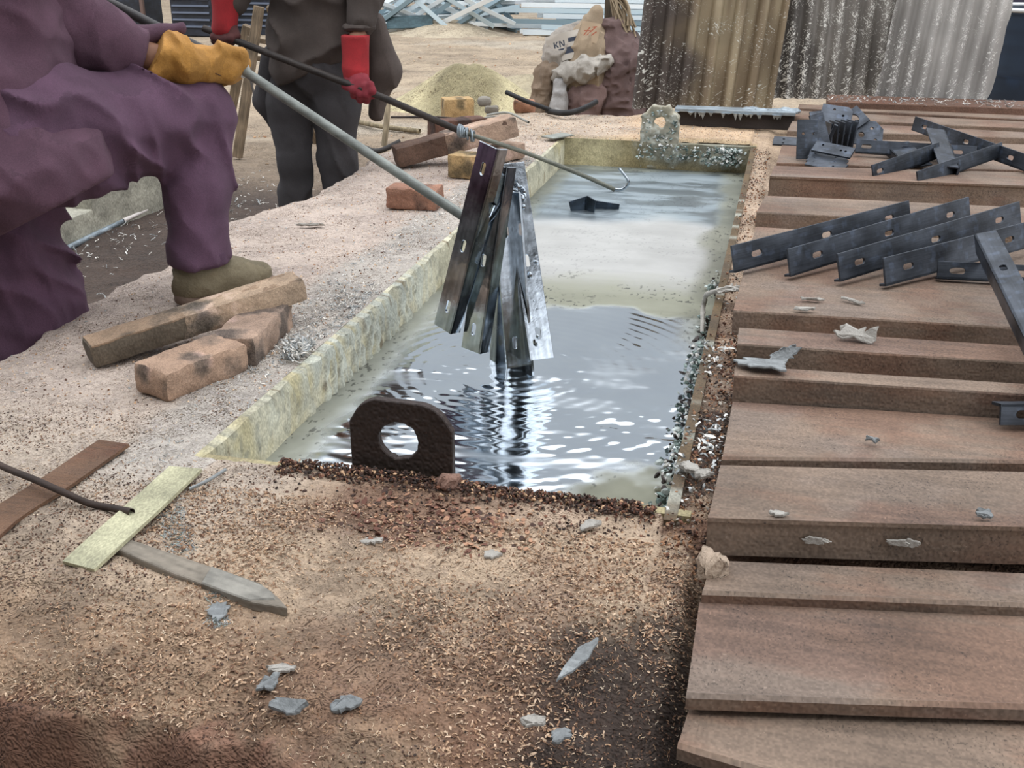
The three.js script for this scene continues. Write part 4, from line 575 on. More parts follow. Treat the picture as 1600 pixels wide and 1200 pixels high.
  { // tunic: hangs from the chest over the hips, slit open over the thigh, hem running up to the right
    const A = far(0, 368, 2.3), B = far(158, 284, 2.36), hv = CZ.clone().setY(0).normalize(), n = B.clone().sub(A).cross(hv).normalize(); if (n.y < 0) n.negate(); const S = far(30, 270, 2.34), S2 = far(95, 262, 2.36);
    part('tunic', [[neck.clone().add(V(0, -.04, 0)), chest, .09, .18, fd, 1.2], [chest, pel, .18, .185, fd, 1.1], [pel, S, .19, .16], [hipR, S2, .165, .1], [shL, shR, .085, .085]], .05, .008, tun, person, { pad: .04, shape: (d, x, y, z) => { if (d > .05) return d; d -= fold(x * 7 - y * 3, y * 3.5 + x * 3, z * 7, 2) * .028 + fold(x * 15 + y * 12, y * 8, z * 15, 6) * .011; return Math.max(d, -((x - A.x) * n.x + (y - A.y) * n.y + (z - A.z) * n.z)); } });
    const cuff = far(232, 84, 2.52), up = far(268, 56, 2.54);
    const sl = (sh, el, wr, sd) => part('sleeve', [[sh, el, .085, .078], [el, el.clone().lerp(wr, .5), .078, .07], [el.clone().lerp(wr, .5), wr, .07, .045]], .04, .0075, tun, person, { pad: .03, shape: (d, x, y, z) => { if (d > .05) return d; const q = (x - el.x) * (wr.x - el.x) + (y - el.y) * (wr.y - el.y) + (z - el.z) * (wr.z - el.z), L = el.distanceTo(wr); return Math.max(d - fold((q / L) * 15 + y * 11, y * 4 + q * 4, z * 6, sd) * .022 - fold(x * 24, y * 15, z * 24, 4) * .004, q / L - L * .9); } });
    sl(shR, elR, wrR, 3); sl(shL, elL, wrL, 8);
    part('sleeve_cuff', [[far(190, 62, 2.5), far(282, 44, 2.56), .034, .012]], .02, .006, tun, person, { shape: (d, x, y, z) => d - fold(x * 22, y * 8, z * 22, 2) * .006 });
  }
  { // yellow leather gauntlet closed on the pole: cuff, palm, four fingers, thumb
    const lea = std({ color: rgb(206, 148, 66), map: clothMap, bumpMap: grit, bumpScale: .002, roughness: .8 }), q = (px, py, d) => far(px, py, d);
    const L = [[q(246, 92, 2.53), q(282, 96, 2.55), .058, .05], [q(282, 96, 2.55), q(312, 98, 2.575), .05, .042], [q(312, 97, 2.575), q(350, 100, 2.6), .04, .036]];
    const fing = (y0, y1, y2, len, dd) => [[q(344, y0, 2.6), q(344 + len, y1, 2.605 + dd), .0155, .0145], [q(344 + len, y1, 2.605 + dd), q(348 + len, y2, 2.64 + dd), .0145, .0135], [q(348 + len, y2, 2.64 + dd), q(334 + len, y2 + 5, 2.66 + dd), .0135, .012]];
    const all = [...L, ...fing(86, 88, 96, 33, 0), ...fing(95, 97, 104, 30, -.004), ...fing(105, 109, 114, 22, -.008), ...fing(113, 117, 121, 14, -.01), [q(322, 86, 2.57), q(348, 79, 2.575), .017, .0155], [q(348, 79, 2.575), q(378, 84, 2.59), .0155, .013]];
    part('glove', all, .012, .0042, lea, person, { label: 'yellow leather gauntlet', pad: .02, shape: (d, x, y, z) => { if (d > .03) return d; const p = V(x, y, z).sub(L[0][0]), ax = L[2][1].clone().sub(L[0][0]), t = p.dot(ax) / ax.length(); const w = sst(.2, .08, t); d -= fold(t * 22 + y * 14, y * 11 - t * 6, z * 12, 3) * .019 * w + fold(x * 40, y * 30, z * 40, 5) * .003; return Math.max(d, -t - .02 + .5 * (p.y + .01)); } });
    const seam = (pts) => mesh('seam', tube(pts, .0014, 20, 5), std({ color: rgb(70, 46, 26), roughness: .9 }), person); seam([q(329, 80, 2.553), q(327, 90, 2.556), q(326, 101, 2.558)]); seam([q(306, 106, 2.53), q(330, 112, 2.552), q(346, 119, 2.57)]);
    const Lh = haL; part('glove', [[wrL, Lh, .045, .04], [Lh, Lh.clone().add(V(.05, -.01, 0)), .036, .03], ...[0, 1, 2, 3].map((i) => [Lh.clone().add(V(.04, .028 - i * .018, .0)), Lh.clone().add(V(.065, .02 - i * .018, -.045)), .012, .011]), [Lh.clone().add(V(.0, .03, 0)), Lh.clone().add(V(.04, .05, -.02)), .014, .012]], .012, .006, lea, person, { label: 'yellow leather gauntlet' });
  }
  { // boots
    const lea = std({ color: rgb(142, 130, 104), map: clothMap, bumpMap: grit, bumpScale: .003, roughness: .9 }), sole = std({ color: rgb(116, 98, 86), bumpMap: grit, bumpScale: .002, roughness: .9 });
    const boot = (h0, t0, an, y0, gap) => { const dir = t0.clone().sub(h0).setY(0).normalize(), at2 = (s, y) => h0.clone().addScaledVector(dir, s).setY(y0 + y); const len = t0.distanceTo(h0);
      part('boot', [[at2(.04, .05), an.clone().setY(y0 + .12), .046, .05], [at2(.03, .04), at2(len * .55, .045), .042, .046], [at2(len * .5, .045), at2(len - .045, .032), .044, .03]], .025, .005, lea, person, { label: 'worn olive work boot', shape: (d, x, y, z) => { if (d > .04) return d; d -= .006 * fold(x * 18, y * 30, z * 18, 2) - .003 * Math.sin(clamp((y - y0) * 140, 0, 20)) * sst(.06, .1, y - y0); return Math.max(d, y0 + .02 - y, y - y0 - .15 + .02 * Math.sin(x * 30)); } });
      part('sole', [[at2(.025, .012), at2(len * .5, .012), .04, .043], [at2(len * .5, .012), at2(len - .045, .012), .046, .036]], .02, .005, sole, person, { shape: (d, x, y) => Math.max(d, y0 + .002 - y, y - y0 - .03) }); };
    boot(heel, toe, ankle, .004); const hl = ankleL.clone().addScaledVector(fd, -.05).setY(FLOOR); boot(hl, hl.clone().addScaledVector(fd, .28), ankleL, FLOOR);
  }
}
{ // standing worker in dark clothes with red gloves
  const Zb = -4.0, p = (px, py, dz = 0) => atZ(px, py, Zb + dz), pel = p(496, 100), chest = p(500, -55, -.02), neck = p(502, -150), head = p(505, -215, .03);
  const hipA = p(465, 112), hipB = p(528, 112), kneeA = p(459, 255, .04), kneeB = p(528, 250, .03), ankA = V(kneeA.x - .01, FLOOR + .09, Zb), ankB = V(kneeB.x + .02, FLOOR + .09, Zb - .02), fw = V(.35, 0, 1).normalize();
  const shA = p(432, -100), shB = p(566, -100), elA = p(378, -40, .14), wrA = p(352, 36, .2), haA = p(349, 58, .2), elB = p(574, -10, .06), wrB = p(557, 70, .16), haB = p(561, 128, .2);
  const person = thing('person', null, 'standing worker in a dark shirt and trousers with long red gloves, holding a dark rod', 'person');
  const hd = headLimbs(head, fw.clone().setY(-.45).normalize(), V(0, 1, .2).normalize());
  part('body', [...hd.list, [head, neck, .05, .052], [neck, chest, .06, .12, fw, 1.3], [chest, pel, .13, .12, fw, 1.25], [shA, shB, .055, .055], [shA, elA, .05, .042], [elA, wrA, .042, .03], [wrA, haA, .03, .034], [shB, elB, .05, .042], [elB, wrB, .042, .03], [wrB, haB, .03, .03], [pel, hipA, .1, .09], [pel, hipB, .1, .09], [hipA, kneeA, .07, .046], [kneeA, ankA, .044, .034], [hipB, kneeB, .07, .046], [kneeB, ankB, .044, .034], [ankA, ankA.clone().add(V(.03, -.04, .14)), .036, .03], [ankB, ankB.clone().add(V(.06, -.04, .13)), .036, .03]], .03, .013, skinMat, person);
  headParts(hd, person, hairM, eyeM);
  const tr = cloth(76, 73, 75), sh = cloth(88, 77, 71), tail = cloth(98, 86, 80);
  part('trousers', [[p(496, 70), pel, .125, .14], [hipA, p(452, 160, .02), .1, .092], [p(452, 160, .02), kneeA, .088, .062], [kneeA, ankA, .062, .066], [hipB, p(526, 170, .02), .09, .082], [p(526, 170, .02), kneeB, .08, .062], [kneeB, ankB, .062, .066]], .03, .008, tr, person, { shape: (d, x, y, z) => d > .05 ? d : d - fold(x * 13 + y * 5, y * 4.5, z * 9, 4) * .022 - fold(x * 22, y * 15, z * 20, 7) * .003 });
  part('shirt', [[neck.clone().add(V(0, -.05, 0)), chest, .08, .16, fw, 1.25], [chest, p(497, 60), .165, .165, fw, 1.2], [p(497, 60), p(494, 98), .165, .16, fw, 1.15], [shA, shB, .08, .08]], .04, .008, sh, person, { shape: (d, x, y, z) => { if (d > .05) return d; d -= fold(x * 6 + y * 9, y * 5 - x * 5, z * 6, 5) * .034 + fold(x * 18, y * 14, z * 16, 2) * .004; const hemY = pel.y - .03 + .05 * Math.sin((x - pel.x) * 9); return Math.max(d, hemY - y); } });
  part('shirt_tail', [[p(582, 40, -.06), p(600, 110, -.08), .05, .062, V(0, 0, 1), 1.2], [p(600, 110, -.08), p(586, 178, -.08), .06, .03]], .03, .008, tail, person, { shape: (d, x, y, z) => d > .05 ? d : d - fold(x * 14, y * 4, z * 14, 3) * .012 });
  part('shirt_tail', [[p(430, 92, .02), p(416, 158, .02), .05, .042], [p(416, 158, .02), p(432, 190, .02), .042, .03]], .03, .008, tr, person, { shape: (d, x, y, z) => d > .05 ? d : d - fold(x * 14, y * 5, z * 14, 6) * .01 });
  const sleeve = (a, b, c) => part('sleeve', [[a, b, .08, .062], [b, b.clone().lerp(c, .55), .062, .05]], .03, .008, sh, person, { shape: (d, x, y, z) => d > .05 ? d : d - fold(x * 16, y * 12, z * 16, 4) * .012 }); sleeve(shA, elA, wrA); sleeve(shB, elB, wrB);
  const ring = (c) => { const g = new THREE.TorusGeometry(.05, .012, 8, 24); g.rotateX(Math.PI / 2); jitter(g, .008, 40); g.translate(c.x, c.y, c.z); return g; }; mesh('sleeve_cuff', boxUV(ring(p(561, 42, .12)), .3), sh, person);
  const red = std({ color: rgb(176, 38, 44), map: clothMap, bumpMap: clothBump, bumpScale: .001, roughness: .9 }), red2 = std({ color: rgb(150, 48, 60), map: clothMap, bumpMap: clothBump, bumpScale: .001, roughness: .9 });
  part('glove_cuff', [[p(555, 57, .15), p(556, 118, .18), .052, .046]], .02, .006, red, person, { label: 'bright red gauntlet cuff', shape: (d, x, y, z) => Math.max(d > .04 ? d : d - fold(x * 14, y * 9, z * 14, 2) * .006, y - p(555, 54, .15).y, p(556, 124, .18).y - y) });
  part('glove_cuff', [[p(354, -14, .18), p(351, 44, .2), .052, .046]], .02, .006, red, person, { label: 'bright red gauntlet cuff', shape: (d, x, y, z) => d > .04 ? d : d - fold(x * 14, y * 9, z * 14, 2) * .006 });
  // hands: palm, thumb and four fingers closed on the rod
  const fB = (px, py, l) => [[p(px, py, .23), p(px + 3, py + l * .6, .235), .0135, .0125], [p(px + 3, py + l * .6, .235), p(px + 3, py + l, .205), .0125, .0115], [p(px + 3, py + l, .205), p(px + 1, py + l * .8, .175), .0115, .0105]];
  part('glove', [[p(556, 118, .18), p(562, 130, .2), .042, .04], ...fB(550, 132, 17), ...fB(560, 135, 21), ...fB(570, 135, 22), ...fB(579, 132, 17), [p(546, 122, .2), p(540, 134, .225), .016, .0135], [p(540, 134, .225), p(552, 140, .24), .0135, .012]], .01, .0045, red2, person, { label: 'dusty red glove hand' });
  const fA = (px, py) => [[p(px, py, .215), p(px - 2, py + 8, .235), .013, .0125], [p(px - 2, py + 8, .235), p(px - 1, py + 14, .2), .0125, .0115], [p(px - 1, py + 14, .2), p(px, py + 9, .175), .0115, .01]];
  part('glove', [[p(351, 42, .2), p(350, 52, .2), .044, .04], ...fA(336, 50), ...fA(345, 53), ...fA(354, 53), ...fA(363, 52), [p(366, 46, .2), p(371, 56, .22), .015, .013]], .01, .0045, std({ color: rgb(92, 48, 46), map: clothMap, roughness: .9 }), person, { label: 'dirty dark red glove hand' });
  const shoe = std({ color: rgb(52, 46, 42), roughness: .7, bumpMap: grit, bumpScale: .001 }); for (const [a, dx] of [[ankA, .03], [ankB, .06]]) part('shoe', [[a.clone().add(V(-.01, -.05, -.04)), a.clone().add(V(dx, -.055, .16)), .042, .034], [a.clone().add(V(0, -.02, 0)), a.clone().add(V(0, -.05, .03)), .045, .045]], .02, .008, shoe, person, { shape: (d, x, y) => Math.max(d, FLOOR + .002 - y) });
}
// ---------------------------------------------------------------- behind the hearth
{ // heap of galvanised sections far behind: angles lying criss-cross on the left, long ones side by side on the right
  reseed(21); const A = at(575, 50, FLOOR), z0 = A.z, variants = [.75, 1.15, 2.6].map((L) => { const f = new THREE.BoxGeometry(L, .062, .006), b = new THREE.BoxGeometry(L, .006, .062); f.translate(0, 0, .028); b.translate(0, -.028, 0); return boxUV(merge([f, b]), .5); });
  const mats = [[204, 214, 218], [180, 196, 202], [226, 230, 230], [118, 138, 146]].map((c) => std({ color: rgb(...c), roughness: .5, bumpMap: grit, bumpScale: .002 })), lab = 'bright galvanised angle section in the jumbled left of the far heap', lab2 = 'long galvanised section lying level in the right of the far heap';
  const prot = {}; const put = (k, m, x, y, z, ry, rz, rx, jum) => { const key = k * 10 + m + (jum ? 100 : 0); let o; if (!prot[key]) { o = mesh('galvanised_section', variants[k], mats[m]); prot[key] = o; } else { o = prot[key].clone(); o.name = numbered('galvanised_section'); scene.add(o); } o.position.set(x, y, z); o.rotation.set(rx, ry, rz); tag(o, jum ? lab : lab2, 'steel section', jum ? 'jumbled galvanised sections' : 'level galvanised sections'); };
  const xL = A.x - .5, xM = at(800, 50, FLOOR).x, xR = at(1010, 50, FLOOR).x + .6;
  const seg = (o) => [o.x - Math.cos(o.a) * o.L / 2, o.z + Math.sin(o.a) * o.L / 2, o.x + Math.cos(o.a) * o.L / 2, o.z - Math.sin(o.a) * o.L / 2], near = (p, q) => { let d = 9; for (let i = 0; i <= 24; i++) { const t = i / 24, x = lerp(p[0], p[2], t), z = lerp(p[1], p[3], t), ex = q[2] - q[0], ez = q[3] - q[1], u = clamp(((x - q[0]) * ex + (z - q[1]) * ez) / (ex * ex + ez * ez), 0, 1); d = Math.min(d, Math.hypot(x - q[0] - ex * u, z - q[1] - ez * u)); } return d; };
  let count = 0; for (let L = 0; L < 10; L++) { const done = []; for (let n = 0; n < 400 && done.length < 15; n++) { const k = rnd() < .35 ? 1 : 0, o = { L: k ? 1.15 : .75, x: R(xL, xM - .2), z: z0 - .3 - L * .055 - R(0, .7), a: R(-1.15, 1.15) }, q = seg(o); if (q[2] > xM + .15 || done.some((e) => near(q, e) < .092)) continue; done.push(q); put(k, count % 4, o.x, FLOOR + .034 + L * .068, o.z, o.a, 0, [0, Math.PI / 2, Math.PI, -Math.PI / 2][Math.floor(rnd() * 4)], true); count++; } }
  for (let i = 0; i < 13; i++) put(i % 2, [0, 2, 1, 3][i % 4], xL + .5 + i * (xM - xL - .5) / 13, FLOOR + .3 + R(-.06, .06), z0 + .12 - i % 3 * .09, 0, (i % 2 ? 1 : -1) * R(.35, .7), R(-.4, .4), true);
  for (let L = 0; L < 9; L++) for (let k = 0; k < 4; k++) put(2, (L * 5 + k * 3) % 7 === 3 ? 3 : (L + k) % 3, xM + 1.1 + R(-.3, 1) + (k % 2 ? .6 : 0), FLOOR + .034 + L * .068, z0 - .12 - L * .05 - k * .075, 0, 0, 0, false);
  const s = box(1.3, .17, .02, .004); s.rotateX(-.35); s.rotateZ(.05); s.translate((at(580, 45, FLOOR).x + at(690, 45, FLOOR).x) / 2, FLOOR + .14, z0 + .12); tag(mesh('teal_sheet', boxUV(s, .5), std({ color: rgb(88, 112, 116), map: zincMap, roughness: .6, metalness: .2 })), 'dark teal sheet at the foot of the galvanised heap', 'sheet metal');
}
function mound(name, label, cat, c, rx, rz, h, mat, col, sd, peak = 1.3) { const n = 64, m = 30, pos = [], idx = [], cs = []; for (let j = 0; j <= m; j++) for (let i = 0; i < n; i++) { const r = j / m, a = i / n * Math.PI * 2, w = 1 + .25 * (f2(Math.cos(a) * 1.5 + sd, Math.sin(a) * 1.5, 3, sd) - .5), x = Math.cos(a) * r * rx * w, z = Math.sin(a) * r * rz * w, y = h * Math.pow(1 - sst(0, 1, r), peak) + (f2(x * 9 + sd, z * 9, 3, sd) - .5) * .06 * h * 3 * (1 - r) - .02 * sst(.8, 1, r); pos.push(c.x + x, c.y + y - .005, c.z + z); const k = col(x, z, y); cs.push(k.r, k.g, k.b); } for (let j = 0; j < m; j++) for (let i = 0; i < n; i++) { const a = j * n + i, b = j * n + (i + 1) % n; idx.push(a, b, a + n, b, b + n, a + n); } const g = new THREE.BufferGeometry(); g.setAttribute('position', new THREE.Float32BufferAttribute(pos, 3)); g.setAttribute('color', new THREE.Float32BufferAttribute(cs, 3)); g.setIndex(idx); const q = boxUV(g.toNonIndexed(), 1.1); q.deleteAttribute('normal'); g.computeVertexNormals(); const o = g.toNonIndexed(); o.setAttribute('uv', q.attributes.uv); return tag(mesh(name, o, mat), label, cat, null, 'stuff'); }
{
  const m = std({ vertexColors: true, map: ashMap, bumpMap: ashBump, bumpScale: .01, roughness: .97 }), y = rgb(196, 184, 146), ol = rgb(146, 136, 104), sd = rgb(190, 176, 152), c = new THREE.Color();
  const h = at(700, 182, FLOOR); mound('powder_heap', 'yellowish powder heap behind the bricks, its middle darker', 'heap', h.clone().add(V(.05, 0, -.4)), .85, .6, .36, m, (x, z) => c.copy(y).lerp(ol, sst(.36, .22, Math.hypot(x - .02, (z - .3) * .7) + .1 * (f2(x * 9, z * 9, 3, 2) - .5))).clone(), 4, 1.1);
  mound('sand_heap', 'low sandy heap in front of the galvanised sections', 'heap', at(685, 56, FLOOR).add(V(0, 0, -.4)), 1.0, .7, .2, m, (x, z) => c.copy(sd).clone(), 9);
  mound('sand_heap', 'brownish low heap left of the sacks', 'heap', at(800, 150, FLOOR).add(V(.1, 0, -.5)), .9, .7, .13, m, (x, z) => c.copy(sd).lerp(ol, .5).clone(), 13);
}
{ // sacks
  const Z = -7.7, p = (px, py, dz = 0) => atZ(px, py, Z + dz), sackMat = (r, g, b, o) => std({ color: rgb(r, g, b), map: clothMap, bumpMap: clothBump, bumpScale: .004, roughness: .9, ...o });
  const sack = (label, list, mat, amp = .03, fr = 7, k = .05) => { const base = limbs(list, k), [lo, hi] = bounds(list, .05); const g = boxUV(indexKeep(skin((x, y, z) => { const d = base(x, y, z); return d > .08 ? d : d - fold(x * fr, y * fr * .7, z * fr, list.length) * amp - fold(x * fr * 2.2, y * fr * 2.4, z * fr * 2.2, 3) * amp * .6; }, lo, hi, .011)), .5); return tag(mesh('sack', g, mat), label, 'sack'); };
  sack('dark pinkish full sack standing at the right of the sack heap', [[p(966, 160, -.05), p(966, 95, -.05), .16, .17], [p(966, 95, -.05), p(955, 45, -.05), .16, .07], [V(p(968, 160).x, FLOOR + .12, Z - .05), p(966, 140, -.05), .16, .17]], sackMat(124, 100, 96), .04, 8);
  sack('tall beige sack with reddish print in the middle of the heap', [[p(915, 120), p(918, 78), .16, .15], [p(918, 78), p(930, 20), .13, .05], [V(p(915, 120).x, FLOOR + .1, Z), p(915, 110), .15, .17]], sackMat(188, 166, 138), .03, 6);
  sack('pale crumpled sack draped over the front of the heap', [[p(880, 116, .14), p(915, 108, .18), .055, .075], [p(915, 108, .18), p(948, 96, .12), .065, .035], [p(866, 122, .16), p(885, 118, .16), .03, .05]], sackMat(206, 198, 186), .03, 14, .03);
  {
    const cv = document.createElement('canvas'); cv.width = 512; cv.height = 384; const c = cv.getContext('2d'); c.fillStyle = '#b9b1a6'; c.fillRect(0, 0, 512, 384); c.fillStyle = '#3a3f4c'; c.font = 'bold 120px sans-serif'; c.fillText('KN', 90, 190); c.fillRect(150, 210, 250, 90); c.fillRect(300, 90, 180, 60); const t = new THREE.CanvasTexture(cv); t.colorSpace = THREE.SRGBColorSpace;
    const o = sack('pale sack with dark printed letters at the left of the heap', [[p(872, 88, .02), p(884, 72, .0), .1, .1], [p(884, 72), p(905, 52, -.04), .1, .07], [V(p(872, 90).x, FLOOR + .1, Z), p(874, 96, .02), .12, .11]], sackMat(190, 180, 168), .025, 9);
    { const c2 = document.createElement('canvas'); c2.width = c2.height = 256; const k = c2.getContext('2d'); k.fillStyle = '#a8937a'; k.fillRect(0, 0, 256, 256); k.strokeStyle = '#9c5742'; k.lineWidth = 15; k.lineCap = 'round'; for (const [a, b, d, e] of [[50, 200, 120, 70], [90, 190, 190, 60], [60, 120, 150, 110], [120, 210, 215, 110], [160, 60, 205, 45]]) { k.beginPath(); k.moveTo(a, b); k.lineTo(d, e); k.stroke(); } const t2 = new THREE.CanvasTexture(c2); t2.colorSpace = THREE.SRGBColorSpace; const g = new THREE.PlaneGeometry(.13, .13, 12, 12), q = g.attributes.position; for (let i = 0; i < q.count; i++) q.setZ(i, -3.4 * q.getX(i) ** 2 + .006 * fold(q.getX(i) * 12, q.getY(i) * 12, 1, 4)); g.computeVertexNormals(); g.rotateX(-.3); g.rotateZ(-.15); const P = p(921, 50, .112); g.translate(P.x, P.y, P.z); tag(mesh('printed_panel', g, std({ map: t2, roughness: .9, side: THREE.DoubleSide }), scene.getObjectByName('sack_001')), 'reddish print'); }
    const w = .27, h = .18, g = new THREE.PlaneGeometry(w, h, 24, 16), P = p(884, 72, .125), q = g.attributes.position; for (let i = 0; i < q.count; i++) { const x = q.getX(i), y = q.getY(i); q.setZ(i, .012 * fold(x * 9, y * 9, 1, 4) - 1.6 * x * x); } g.computeVertexNormals(); g.rotateZ(.25); g.rotateX(-.15); g.translate(P.x, P.y, P.z); tag(mesh('printed_panel', g, std({ map: t, roughness: .9, side: THREE.DoubleSide }), o), 'printed panel with dark letters');
  }
  sack('pinkish grey sack lying in the shade at the foot of the heap', [[p(900, 156, .1), p(932, 146, .06), .085, .1], [V(p(900, 160).x, FLOOR + .08, Z + .1), p(915, 160, .1), .12, .12]], sackMat(150, 122, 116), .03, 10);
  sack('white strip of torn sacking hanging at the lower left of the heap', [[p(876, 132, .2), p(874, 165, .24), .04, .045], [p(874, 165, .24), V(p(868, 180, .24).x, FLOOR + .03, Z + .26), .045, .06]], sackMat(196, 192, 188), .02, 12, .03);
  sack('small brown bag at the left edge of the heap', [[p(848, 116, .06), p(862, 112, .1), .06, .07], [V(p(850, 130).x, FLOOR + .06, Z + .1), p(852, 120, .08), .08, .07]], sackMat(160, 138, 116), .025, 13, .03);
  sack('dark brown sack leaning behind the heap beside the ribbed sheet', [[p(992, 130, -.2), p(990, 72, -.2), .1, .09], [V(p(992, 150).x, FLOOR + .1, Z - .2), p(992, 120, -.2), .12, .11]], sackMat(92, 78, 72), .03, 8);
  const post = box(.055, 1.3, .05, .006); post.translate(0, .65, 0); const ps = mesh('wooden_post', boxUV(post, .5), std({ color: rgb(112, 104, 94), map: woodMap, roughness: .9 })); ps.position.set(p(950, 60, -.22).x, FLOOR, Z - .22); tag(ps, 'dark upright post among the sacks', 'post');
  reseed(31); const st = []; for (let i = 0; i < 26; i++) { const a = p(952 + R(0, 14), -14 + R(-6, 10), -.1), b = p(958 + R(0, 36), 40 + R(0, 22), .0 - R(0, .1)); const mid = a.clone().lerp(b, .5).add(V(R(-.02, .04), .02, R(-.03, .03))); st.push(tube([a, mid, b], R(.004, .009), 8, 5)); } tag(mesh('frayed_straps', boxUV(merge(st), .4), sackMat(196, 174, 142)), 'pale frayed straps spilling from the top of the sack heap', 'straps', null, 'stuff');
}
{ // left side: kerb, pipe, trestle, cupboards, pole
  const conc = std({ color: rgb(186, 182, 170), map: crustMap, bumpMap: grit, bumpScale: .006, roughness: .95 });
  const kerb = (z0, z1, h, label, sd) => { const L = z0 - z1, g = rough(.16, h + .1, L, .01, .006, sd, 9); g.translate(-3.2, FLOOR + h / 2 - .05, (z0 + z1) / 2); tag(mesh('concrete_kerb', boxUV(g, .8), conc), label, 'kerb'); };
  kerb(-4.42, -5.35, .2, 'long whitish concrete kerb on the floor behind the purple trousers', 4); kerb(-3.6, -4.43, .13, 'lower broken end of the concrete kerb beside the tunic hem', 7);
  const g1 = tube([at(40, 420, -.485), at(150, 366, -.485), at(196, 343, -.483)], .014, 20, 10), g2 = tube([at(192, 345, -.48), at(320, 284, -.475)], .011, 20, 10), pipe = thing('floor_pipe', null, 'pale two piece pipe lying on the dark floor below the kerb', 'pipe'); mesh('thick_length', boxUV(g1, .4), oldZinc, pipe); mesh('thin_length', boxUV(g2, .4), std({ color: rgb(214, 206, 200), roughness: .6 }), pipe);
  const t = thing('wooden_trestle', null, 'grey wooden trestle standing between the two workers', 'trestle'), wd = std({ color: rgb(160, 146, 128), map: woodMap, roughness: .9 });
  const beam = (a, b, w, d, name, m = wd) => { const L = a.distanceTo(b), g = box(w, L, d, .004), o = mesh(name, boxUV(g, .4), m, t); o.quaternion.setFromUnitVectors(V(0, 1, 0), b.clone().sub(a).normalize()); o.position.copy(a.clone().add(b).multiplyScalar(.5)); };
  const f1 = at(352, 221, FLOOR), f2b = at(371, 246, FLOOR), t1 = atZ(387, 40, f1.z + .1), t2 = atZ(405, 10, f2b.z - .1); beam(f1, t1, .055, .045, 'leg'); beam(f2b, t2, .055, .045, 'leg'); const f3 = at(412, 120, FLOOR), t3 = atZ(408, 0, f3.z + 1.2); beam(V(t2.x + .12, FLOOR, f2b.z - .55), V(t2.x + .04, t2.y, f2b.z - .16), .04, .04, 'leg'); beam(atZ(386, 88, f2b.z - .1), atZ(420, 94, f2b.z - .3), .03, .03, 'rung'); beam(atZ(388, 60, f2b.z - .1), atZ(418, 66, f2b.z - .3), .03, .03, 'rung');
  const w1 = tube([far(392, 126, 4.9), far(398, 150, 4.9), far(412, 180, 4.92), far(428, 204, 4.95), V(far(436, 215, 5).x, FLOOR + .01, far(436, 215, 5).z)], .005, 30, 6); tag(mesh('thin_cable', w1, std({ color: rgb(70, 64, 58), roughness: .8 })), 'thin dark cable hanging left of the standing worker', 'cable');
  const dark = std({ color: rgb(58, 64, 78), map: scaleMap, roughness: .7 });
  const crate = (x0, x1, py, h, label, slats, frame) => { const a = at(x0, py, FLOOR), b = at(x1, py, FLOOR), w = b.x - a.x, o = thing('steel_cabinet', V((a.x + b.x) / 2, FLOOR, a.z - .3), label, 'cabinet'), g = box(w, h, .5, .01); g.translate(0, h / 2, 0); mesh('carcass', boxUV(g), dark, o); for (let i = 0; i < slats; i++) { const s = box(w - .06, .03, .02, .005, 1); s.rotateX(-.4); s.translate(0, .12 + i * (h - .2) / slats, .262); mesh('slat', boxUV(s), std({ color: rgb(76, 84, 100), roughness: .6 }), o); } if (frame) for (const s of [-1, 1]) { const q = box(.05, h, .05, .006); q.translate(s * w / 2, h / 2, .26); mesh('frame_post', boxUV(q), std({ color: rgb(104, 84, 76), roughness: .8 }), o); } };
  crate(268, 340, 56, 1.0, 'dark blue slatted cabinet behind the red glove', 9); crate(344, 436, 54, 1.0, 'dark slatted cabinet behind the standing worker', 11); crate(150, 236, 50, .95, 'dark brown framed cabinet behind the purple sleeve', 0, true);
  const pl = bar(at(242, 44, FLOOR), at(242, 44, FLOOR).add(V(-.01, 1.4, 0)), .025, 10); tag(mesh('white_post', pl, std({ color: rgb(214, 216, 220), roughness: .6 })), 'slim white post far behind the purple sleeve', 'post');
  // pale handled hoe standing by the edge
  const hb = at(600, 228, FLOOR + .05), hoe = thing('hoe', null, 'hoe with pale upright handle and black blade beyond the hearth edge', 'hoe'); mesh('handle', boxUV(tube([hb, atZ(604, 190, hb.z), atZ(606, 150, hb.z - .02)], .019, 12, 10), .4), std({ color: rgb(206, 198, 178), map: woodMap, roughness: .8 }), hoe);
  mesh('blade', boxUV(tube([at(566, 229, FLOOR + .05), at(590, 236, FLOOR + .035), at(626, 221, FLOOR + .09)], .017, 20, 8), .4), std({ color: rgb(44, 40, 38), roughness: .7 }), hoe);
  tag(mesh('stick', boxUV(tube([at(545, 187, FLOOR + .02), at(600, 198, FLOOR + .03), at(656, 205, FLOOR + .02)], .018, 20, 7), .4), std({ color: rgb(176, 168, 146), map: woodMap, roughness: .9 })), 'pale stick lying on the ground behind the hoe', 'stick');
}
// ---------------------------------------------------------------- dross, flakes and crumbs
function ragged(w, h, t, sd, curl = .25, n = 22) { // a torn flake with a thin body
  const s = new THREE.Shape(); for (let i = 0; i < n; i++) { const a = i / n * Math.PI * 2, r = .55 + .75 * n2(i * 1.7, sd, 3) * (.6 + .4 * n2(i * .5, sd, 9)); s[i ? 'lineTo' : 'moveTo'](Math.cos(a) * r * w / 2, Math.sin(a) * r * h / 2); } s.closePath();
  const g = new THREE.ExtrudeGeometry(s, { depth: t, bevelEnabled: true, bevelSize: t * .5, bevelThickness: t * .4, bevelSegments: 1 }); g.rotateX(-Math.PI / 2); const p = g.attributes.position;
  for (let i = 0; i < p.count; i++) { const x = p.getX(i), z = p.getZ(i); p.setY(i, p.getY(i) + curl * w * (f2(x / w * 2.2 + sd, z / h * 2.2, 3, 5) - .42)); } g.computeVertexNormals(); return boxUV(g, .2);
}
